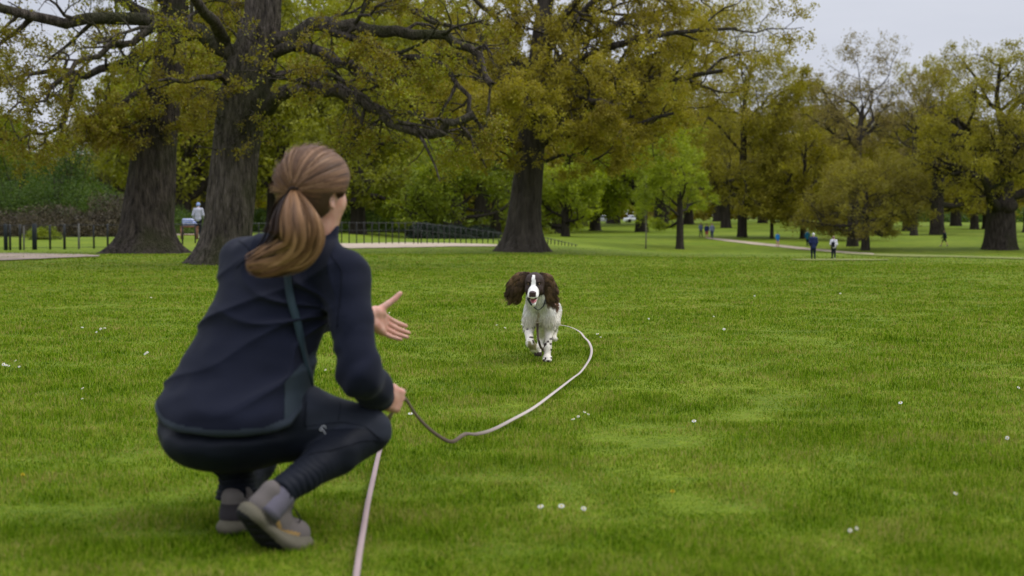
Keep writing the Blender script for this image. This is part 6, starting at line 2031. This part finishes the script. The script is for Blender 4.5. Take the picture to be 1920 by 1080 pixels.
# ------------------------------------------------------------------ small figures, railing, bench, cars
def figure(loc, heading, h, label, cols, stride=.25, swing=.25, lean=0.0, hat=None, long_coat=False, shorts=False, group='people walking in the park', bag=None, arms=(0, 0), hair_r=.0):
    """standing or walking person built upright in local space then turned to its heading (0 = away from the camera)"""
    k = h / 1.75
    R = lambda p: np.array([p[0] * math.cos(heading) + p[1] * math.sin(heading), -p[0] * math.sin(heading) + p[1] * math.cos(heading), p[2]])
    def Q(x, y, z): return R(V(x, y + lean * max(0, z - .9), z)) * k
    vx = .014 * k
    hipw, shw = .09, .185
    st = stride
    legs = []
    for sg, o in ((-1, st), (1, -st)):
        hip = (sg * hipw, 0, .90); kn = (sg * .09, o * .55 + .05, .49); an = (sg * .09, o, .09 + (.06 if o < 0 else 0)); toe = (sg * .10, o + .16, .045)
        legs.append((hip, kn, an, toe))
    arm = []
    for sg, o, a in ((-1, -swing, arms[0]), (1, swing, arms[1])):
        sh = (sg * shw, 0, 1.42); el = (sg * (shw + .06), o * .45 - .03, 1.14); wr = (sg * (shw + .03), o + .06 + a * .2, .90 + a * .25)
        arm.append((sh, el, wr))
    B = Field(V(-.75, -.75, -.05) * k, V(.75, .75, 1.85) * k, vx)
    B.chain([Q(0, 0, .95), Q(0, 0, 1.15), Q(0, 0, 1.38)], np.array([.125, .11, .13]) * k, .05)
    for hip, kn, an, toe in legs:
        B.chain([Q(*hip), Q(*kn), Q(*an)], np.array([.085, .052, .036]) * k, .02); B.cone(Q(*an), Q(*toe), .036 * k, .032 * k, .02)
    for sh, el, wr in arm:
        B.chain([Q(*sh), Q(*el), Q(*wr)], np.array([.052, .040, .028]) * k, .03)
        hp = V(*wr) + V(0, .02, -.08); B.cone(Q(*wr), Q(*hp), .028 * k, .030 * k, .01)
    B.chain([Q(0, 0, 1.42), Q(0, .02, 1.54)], np.array([.06, .052]) * k, .03)
    B.ell(Q(0, .03, 1.635), V(.078, .092, .112) * k, None, .02); B.ell(Q(0, .125, 1.615), V(.014, .018, .018) * k, None, .01)
    v, q = B.surface(); v = smooth_mesh(v, q, 1)
    o = obj('person', new_mesh('person', v, q, [cols['skin']]))
    o.location = [float(c) for c in loc]
    tag(o, label, 'person', group)
    if 'trousers' in cols:
        T = Field(V(-.6, -.75, 0) * k, V(.6, .75, 1.15) * k, vx)
        for hip, kn, an, toe in legs:
            if shorts: T.cone(Q(*hip), Q(*(V(*hip) * .15 + V(*kn) * .85)), .105 * k, .085 * k, .03)
            else: T.chain([Q(*hip), Q(*kn), Q(*an)], np.array([.105, .070, .052]) * k, .02)
        T.cone(Q(0, 0, .98), Q(0, 0, .90), .13 * k, .13 * k, .03)
        v, q = T.surface(); obj('trousers' if not shorts else 'shorts', new_mesh('trousers', v, q, [cols['trousers']]), o)
    J = Field(V(-.6, -.6, .5) * k, V(.6, .6, 1.7) * k, vx)
    low = .80 if long_coat else .95
    J.chain([Q(0, 0, low), Q(0, 0, 1.15), Q(0, 0, 1.36)], np.array([.165, .150, .165]) * k, .05)
    for sg in (-1, 1): J.cone(Q(sg * .08, 0, 1.37), Q(sg * .16, 0, 1.40), .10 * k, .075 * k, .05)
    for sh, el, wr in arm: J.chain([Q(*sh), Q(*el), Q(*wr)], np.array([.072, .060, .048]) * k, .03)
    v, q = J.surface(); v = smooth_mesh(v, q, 1)
    obj('jacket', new_mesh('jacket', v, q, [cols['top']]), o)
    Hh = Field(V(-.25, -.25, 1.35) * k, V(.25, .35, 1.85) * k, .010 * k)
    Hh.ell(Q(0, .015, 1.655), V(.090 + hair_r, .102, .110) * k, None, .01)
    Hh.plane_cut(Q(0, .08, 1.62), R(V(0, 1, -.55)), .01)
    if hat: Hh.cone(Q(0, .02, 1.665), Q(0, .02, 1.655), .105 * k, .108 * k, .01, flat=V(0, 0, 1), ff=.3)
    v, q = Hh.surface()
    obj('hat' if hat else 'hair', new_mesh('hair', v, q, [cols['hair']]), o)
    for hip, kn, an, toe in legs:
        S_ = Field(Q(*an) - .25 * k, Q(*an) + .30 * k, .011 * k)
        S_.cone(Q(an[0], an[1] - .03, an[2] - .04), Q(toe[0], toe[1] + .03, toe[2] - .012), .042 * k, .040 * k, .01)
        v, q = S_.surface(); obj('shoe', new_mesh('shoe', v, q, [cols['shoes']]), o)
    if bag:
        G_ = Field(V(-.5, -.6, .7) * k, V(.5, .4, 1.6) * k, vx)
        c, sz, colr, lab = bag
        G_.box(Q(*c), V(*sz) * k, np.array([R(V(1, 0, 0)), R(V(0, 1, 0)), V(0, 0, 1)]), .05 * k, .01)
        G_.chain([Q(c[0] - .05, c[1] + .02, c[2] + sz[2] * .8), Q(-.02, -.17, 1.42), Q(.12, -.10, 1.50)], np.array([.02, .02, .02]) * k, .01)
        v, q = G_.surface(); v = smooth_mesh(v, q, 1)
        b = obj('shoulder_bag', new_mesh('shoulder_bag', v, q, [colr])); b.location = o.location
        tag(b, lab, 'bag')
    return o

def build_people():
    sk = skinmat('skin of distant people', (.50, .30, .22))
    c = lambda n, col, r=.8: plain(n, col, r, .2, .12, 12)
    navy, nearblack = c('navy coat', (.014, .022, .075)), c('dark trousers', (.010, .014, .026))
    white, black, blue, teal = c('white top', (.62, .60, .66)), c('black bag cloth', (.010, .011, .014)), c('bright blue top', (.02, .19, .46)), c('teal coat', (.01, .10, .17))
    whair, bhair, dhair = c('white hair', (.62, .60, .58)), c('grey brown hair', (.22, .15, .11)), c('dark hair', (.03, .02, .015))
    grey, dblue, red = c('grey blue jacket', (.14, .16, .24)), c('dark blue jacket', (.015, .025, .09)), c('pinkish red shorts', (.30, .06, .055))
    pale, dred, pinkish = c('pale shoes', (.40, .36, .32)), c('dark red shorts', (.10, .018, .020)), c('pinkish leggings', (.50, .30, .24))
    def fg(px, py, top):
        p = ground(px, py); return p, (py - top) * p[1] / F_PX * 1.0
    p, h = fg(1525, 487, 437)
    figure(p, 0, h, 'walker in a long navy jacket with white hair, seen from behind on the far grass', dict(skin=sk, top=navy, trousers=nearblack, hair=whair, shoes=black), .04, .03, long_coat=True, arms=(0.2, .1))
    p, h = fg(1563, 487, 443)
    figure(p, .1, h, 'walker in a white top with a black shoulder bag, right of the navy jacket', dict(skin=sk, top=white, trousers=nearblack, hair=bhair, shoes=pale), .05, .05, arms=(.5, .3), bag=((-.07, -.20, 1.12), (.13, .08, .19), black, 'black shoulder bag slung across the back of the walker in white'))
    p, h = fg(1314, 445, 418)
    figure(p, math.pi - .2, h, 'person in a grey blue jacket, left of the three walking on the far path', dict(skin=sk, top=grey, trousers=nearblack, hair=dhair, shoes=black), .2, .2, group='group of three on the far path')
    p, h = fg(1325, 447.5, 420)
    figure(p, math.pi, h, 'person in dark blue with bare legs, middle of the three on the far path', dict(skin=sk, top=dblue, trousers=red, hair=dhair, shoes=pale), .15, .15, shorts=True, group='group of three on the far path')
    p, h = fg(1335, 448, 419)
    figure(p, math.pi + .2, h, 'person in blue grey and dark trousers, right of the three on the far path', dict(skin=sk, top=grey, trousers=dblue, hair=bhair, shoes=black), .22, .22, group='group of three on the far path')
    p, h = fg(1458, 463, 436)
    figure(p, math.pi - .3, h, 'child in a bright blue top standing beside the winding path', dict(skin=sk, top=blue, trousers=pinkish, hair=dhair, shoes=pale), .08, .1, long_coat=True)
    p, h = fg(1514, 461, 431)
    figure(p, .4, h, 'person in a teal coat half hidden behind the walker in navy', dict(skin=sk, top=teal, trousers=nearblack, hair=c('fair hair', (.35, .3, .2)), shoes=black), .1, .1, long_coat=True)
    p, h = fg(1771, 462, 432)
    figure(p, -1.2, h, 'lone runner in a black top and shorts left of the massive right oak', dict(skin=sk, top=nearblack, trousers=black, hair=bhair, shoes=pale), .34, .3, shorts=True)
    # figure beyond the railing between the two big trunks
    p = on_ground(373, 68)
    figure(p, .15, 1.70, 'person in white top and pale blue cap beyond the railing between the two big trunks', dict(skin=sk, top=c('white jersey', (.40, .40, .47)), trousers=black, hair=c('pale blue cap', (.26, .34, .58)), shoes=pale), .05, .1, hat=True, arms=(.3, .3))
    e = on_ground(373, 67.8)
    # bench with a striped bundle
    wood = plain('brown bench wood', (.20, .085, .05), .7, .3, .3, 6)
    b = on_ground(356, 66.5); e = empty('bench', b); tag(e, 'brown wooden bench beyond the railing between the two big trunks', 'bench')
    W = .80; zt = .58
    g = Geo()
    for y in (-.14, 0, .14): g.box(V(0, y, zt), V(W, .11, .05))
    g.build('seat', wood, e, smooth=False)
    for x in (-W / 2 + .06, W / 2 - .06):
        for y in (-.15, .15): Geo().box(V(x, y, zt / 2 - .01), V(.07, .07, zt)).build('leg', wood, e, smooth=False)
    Geo().box(V(0, 0, .2), V(W - .12, .05, .05)).build('stretcher', wood, e, smooth=False)
    F_ = Field(V(-.4, -.25, .58), V(.4, .25, 1.12), .012)
    F_.box(V(-.05, 0, .79), V(.27, .14, .17), None, .09, .03); F_.ell(V(.2, .02, .72), V(.13, .12, .12), None, .05)
    F_.warp(lambda x, y, z: vnoise(x * 14, y * 14, z * 14) * .03)
    v, q = F_.surface()
    m, n, bs = nodemat('blue and white striped cloth', .8, .2)
    tc = n.nodes.new('ShaderNodeTexCoord'); wv = n.nodes.new('ShaderNodeTexWave'); wv.bands_direction = 'Z'; wv.inputs['Scale'].default_value = 3.2; wv.inputs['Distortion'].default_value = 2
    r = n.nodes.new('ShaderNodeValToRGB'); ramp_set(r, [(.4, (.10, .15, .42)), (.6, (.45, .47, .58))])
    n.links.new(tc.outputs['Object'], wv.inputs['Vector']); n.links.new(wv.outputs['Color'], r.inputs['Fac']); n.links.new(r.outputs['Color'], bs.inputs['Base Color'])
    o = obj('cloth_bundle', new_mesh('cloth_bundle', v, q, [m])); o.location = b
    tag(o, 'blue and white striped bundle lying on the brown bench', 'bundle')

def build_fence():
    iron = plain('black painted iron', (.012, .013, .013), .5, .4, .2, 4)
    galv = plain('weathered grey post', (.14, .13, .12), .8, .2, .2, 6)
    tw = plain('black gate post timber', (.008, .012, .014), .7, .3, .2, 6)
    # gate end at far left
    Yl = lambda px: np.interp(px, [-80, 0, 230, 343, 450, 560, 640, 760, 850, 940, 1090], [57, 57.5, 59, 62, 66, 73, 78, 80, 82, 84, 86])
    topy = lambda px: np.interp(px, [-80, 0, 230, 343, 450, 560, 628, 760, 775, 850, 940, 1025, 1090], [421, 421, 420, 419, 418, 417, 416.5, 417, 416, 424, 436.5, 445, 460.5])
    def section(posts, name, label, rail_levels, x_span, thick=None):
        e = empty(name, on_ground(posts[0][0], Yl(posts[0][0]))); tag(e, label, 'fence', 'iron fencing')
        O = np.array(e.location)
        for (px, w, mt, dy) in posts:
            p = on_ground(px, Yl(px)); zt = P(px, topy(px) + dy, Yl(px))[2]
            g = Geo()
            g.tube([V(0, 0, -.4), V(0, 0, (zt - p[2]) * .6), V(0, 0, zt - p[2] - .02), V(0, 0, zt - p[2] + .005)], [w, w, w, w * .5], 8)
            g.v = [a + p - O for a in g.v]
            g.build('post', mt, e)
        for (lev, r_) in rail_levels:
            pts = []
            for px in np.arange(x_span[0], x_span[1], 9.0):
                zt = P(px, topy(px), Yl(px))[2]
                q = on_ground(px, Yl(px)); z = zt - lev
                if z < q[2] - .2: z = q[2] - .2
                pts.append(V(q[0], q[1] - .02, z))
            Geo().tube(np.array(pts) - O, r_, 6).build('rail', mt if False else iron, e)
        return e
    section([(-22, .03, iron, 0), (12, .085, tw, -1), (20, .05, iron, 0), (39, .055, iron, 0), (46, .035, galv, 2), (66, .10, tw, -1), (95, .045, iron, 1), (122, .055, iron, 0), (149, .045, galv, -1), (177, .04, iron, 2), (203, .045, iron, 0), (232, .04, iron, 0), (258, .04, iron, 0), (300, .04, iron, 0)],
            'iron_railing', 'iron railing with thick black gate posts at the far left, in front of the brambles', [(.04, .014), (.52, .010), (.95, .010)], (-60, 315))
    xs = [(343, .035), (367, .035), (392, .03), (417, .03), (440, .03)] + [(x, .028) for x in range(458, 628, 14)] + [(x, .030) for x in (641, 655, 669, 683, 698, 711, 724, 736, 748, 760, 776, 784, 790, 801, 812, 822, 833, 843, 854, 864, 874, 884, 894, 905, 915, 925, 935, 946, 957, 968, 980, 991, 1002, 1012, 1020, 1027, 1033, 1040, 1047, 1053, 1059, 1066, 1072, 1079)]
    section([(x, w, iron, 0) for x, w in xs], 'iron_railing', 'long black iron railing of many thin posts sinking away behind the middle oak', [(.03, .018), (.45, .012)], (318, 1086))

def build_extras():
    # slender sapling with a pale stem
    b = ground(1211, 467); sc = F_PX / b[1]
    e = empty('young_tree', b); tag(e, 'very thin pale stemmed sapling left of the slender yellow green tree', 'tree', 'park trees in the distance')
    T = Tree(61)
    pts = [V(0, 0, -.1), V(.02, 0, 1.2), V(-.03, 0, 2.4), V(.02, .02, 3.8), V(0, 0, 5.6)]
    T.g.tube(pts, [.055, .048, .04, .03, .012], 8)
    c = dict(OAK); c.update(levels=2, nch=(5, 4, 3), zmin=1.8, minlen=.3)
    for z in np.linspace(2.4, 5.4, 9):
        a = T.rng.uniform(0, 6.28); T.branch(V(0, 0, z), V(math.cos(a), math.sin(a), .6), .9, .014, 0, c)
    T.g.build('trunk', plain('pale bark', (.16, .14, .11), .9, .1, .2, 5), e)
    v, q = T.leaves(2600, .12, .22, 5)
    obj('crown', new_mesh('crown', v, q, [LEAF['lime']], smooth=False), e)
    # pale cars parked far away
    white = plain('white car paint', (.75, .76, .80), .35, .5, .04); glass = plain('dark car glass', (.03, .035, .04), .15, .6, .1); rub = plain('tyre rubber', (.015, .015, .015), .8, .2, .1)
    def car(px, py, rz, label):
        p = ground(px, py); e = empty('parked_car', p, rz); tag(e, label, 'car', 'pale cars parked far across the park')
        F_ = Field(V(-2.3, -1.0, .1), V(2.3, 1.0, 1.6), .045)
        F_.box(V(0, 0, .58), V(2.1, .86, .34), None, .2, .05); F_.box(V(-.15, 0, 1.08), V(1.15, .72, .34), None, .22, .18)
        for x in (-1.3, 1.3):
            for y in (-.86, .86): F_.ell(V(x, y, .34), V(.38, .25, .38), None, .02, 's')
        v, q = F_.surface(); v = smooth_mesh(v, q, 2)
        bd = obj('body', new_mesh('body', v, q, [white]), e)
        n = vnormals(v, q); c = v[q].mean(1)
        for nm, mk in (('side_window', (np.abs(c[:, 1]) > .5) & (c[:, 2] > .98) & (c[:, 2] < 1.27) & (np.abs(c[:, 0] + .15) < .95) & (c[:, 1] < 0)), ('side_window', (c[:, 1] > .5) & (c[:, 2] > .98) & (c[:, 2] < 1.27) & (np.abs(c[:, 0] + .15) < .95)), ('windscreen', (c[:, 0] > .85) & (c[:, 2] > .96) & (c[:, 2] < 1.3) & (np.abs(c[:, 1]) < .62)), ('rear_window', (c[:, 0] < -1.15) & (c[:, 2] > .98) & (c[:, 2] < 1.3) & (np.abs(c[:, 1]) < .62))):
            vv, qq = take_faces(v, q, mk, .01, n)
            if len(qq): obj(nm, new_mesh(nm, vv, qq, [glass]), e)
        for x in (-1.3, 1.3):
            for y in (-.80, .80):
                Geo().tube([V(x, y - .1, .32), V(x, y - .08, .32), V(x, y + .08, .32), V(x, y + .1, .32)], [.27, .32, .32, .27], 16).build('wheel', rub, e)
    car(1190, 417.5, .25, 'white car parked far away just left of the thin sapling')
    car(1132, 418, -.3, 'pale car far away, left of the other white car')
# ------------------------------------------------------------------ assemble
import os
SKIP = os.environ.get('SKIP', '').split(',')
import time as _t
def _run(name, f, *a):
    if name in SKIP: return
    t = _t.time(); f(*a); print('built', name, round(_t.time() - t, 1))
BARK = dict(near=barkmat('oak bark grey', (0.022, 0.018, 0.015), (0.150, 0.124, 0.102), 12.0, moss=(0.045, 0.050, 0.015)),
            dark=barkmat('oak bark dark', (0.011, 0.009, 0.008), (0.084, 0.068, 0.055), 9.0, moss=(0.033, 0.035, 0.014)),
            grey=barkmat('oak bark brown grey', (0.026, 0.022, 0.017), (0.082, 0.069, 0.055), 5.0),
            far=barkmat('distant bark', (0.025, 0.021, 0.017), (0.061, 0.051, 0.040), 3.0))
LEAF = dict(olive=leafmat('young oak leaves', [(0.110, 0.079, 0.012), (0.199, 0.158, 0.016), (0.212, 0.203, 0.018), (0.276, 0.296, 0.023)]),
            olive2=leafmat('olive leaves', [(0.145, 0.114, 0.018), (0.228, 0.193, 0.022), (0.310, 0.270, 0.026)]),
            brown=leafmat('brownish spring leaves', [(0.201, 0.156, 0.022), (0.293, 0.244, 0.028), (0.373, 0.340, 0.033)]),
            amber=leafmat('amber leaves', [(0.178, 0.143, 0.017), (0.263, 0.229, 0.022), (0.329, 0.313, 0.029)]),
            gold=leafmat('yellow olive leaves', [(0.165, 0.136, 0.018), (0.257, 0.230, 0.022), (0.362, 0.334, 0.030)]),
            umber=leafmat('umber olive leaves', [(0.130, 0.106, 0.018), (0.211, 0.180, 0.024), (0.292, 0.270, 0.030)]),
            lime=leafmat('fresh lime leaves', [(0.155, 0.189, 0.013), (0.246, 0.299, 0.016), (0.365, 0.420, 0.023)]),
            yellow=leafmat('yellow green leaves', [(0.129, 0.137, 0.013), (0.205, 0.217, 0.016), (0.304, 0.304, 0.023)]),
            green=leafmat('bright green leaves', [(0.095, 0.125, 0.009), (0.163, 0.206, 0.013), (0.252, 0.277, 0.018)]),
            pale=leafmat('pale leaves', [(0.180, 0.165, 0.048), (0.252, 0.228, 0.066), (0.324, 0.285, 0.084)]),
            bud=leafmat('brown buds', [(0.132, 0.102, 0.028), (0.198, 0.156, 0.039), (0.251, 0.204, 0.044)]),
            dark=leafmat('dark green leaves', [(0.026, 0.050, 0.008), (0.054, 0.095, 0.011), (0.102, 0.146, 0.018)]),
            bramble=leafmat('brown bramble', [(0.028, 0.026, 0.012), (0.060, 0.046, 0.026), (0.100, 0.080, 0.034)], 0.1, 1.2),
            shade_black=leafmat('shade black leaves', [(0.007, 0.013, 0.007), (0.014, 0.025, 0.011), (0.024, 0.039, 0.014)], 0.1))
_run('ground', build_ground)
_run('paths', build_paths)
_run('grass', build_grass)
_run('flowers', build_flowers)
_run('oaks', build_oaks, BARK, LEAF)
_run('bg', build_background, BARK, LEAF)
for _n in ('woman', 'dog', 'lead', 'people', 'fence', 'extras'):
    if 'build_' + _n in globals(): _run(_n, globals()['build_' + _n])
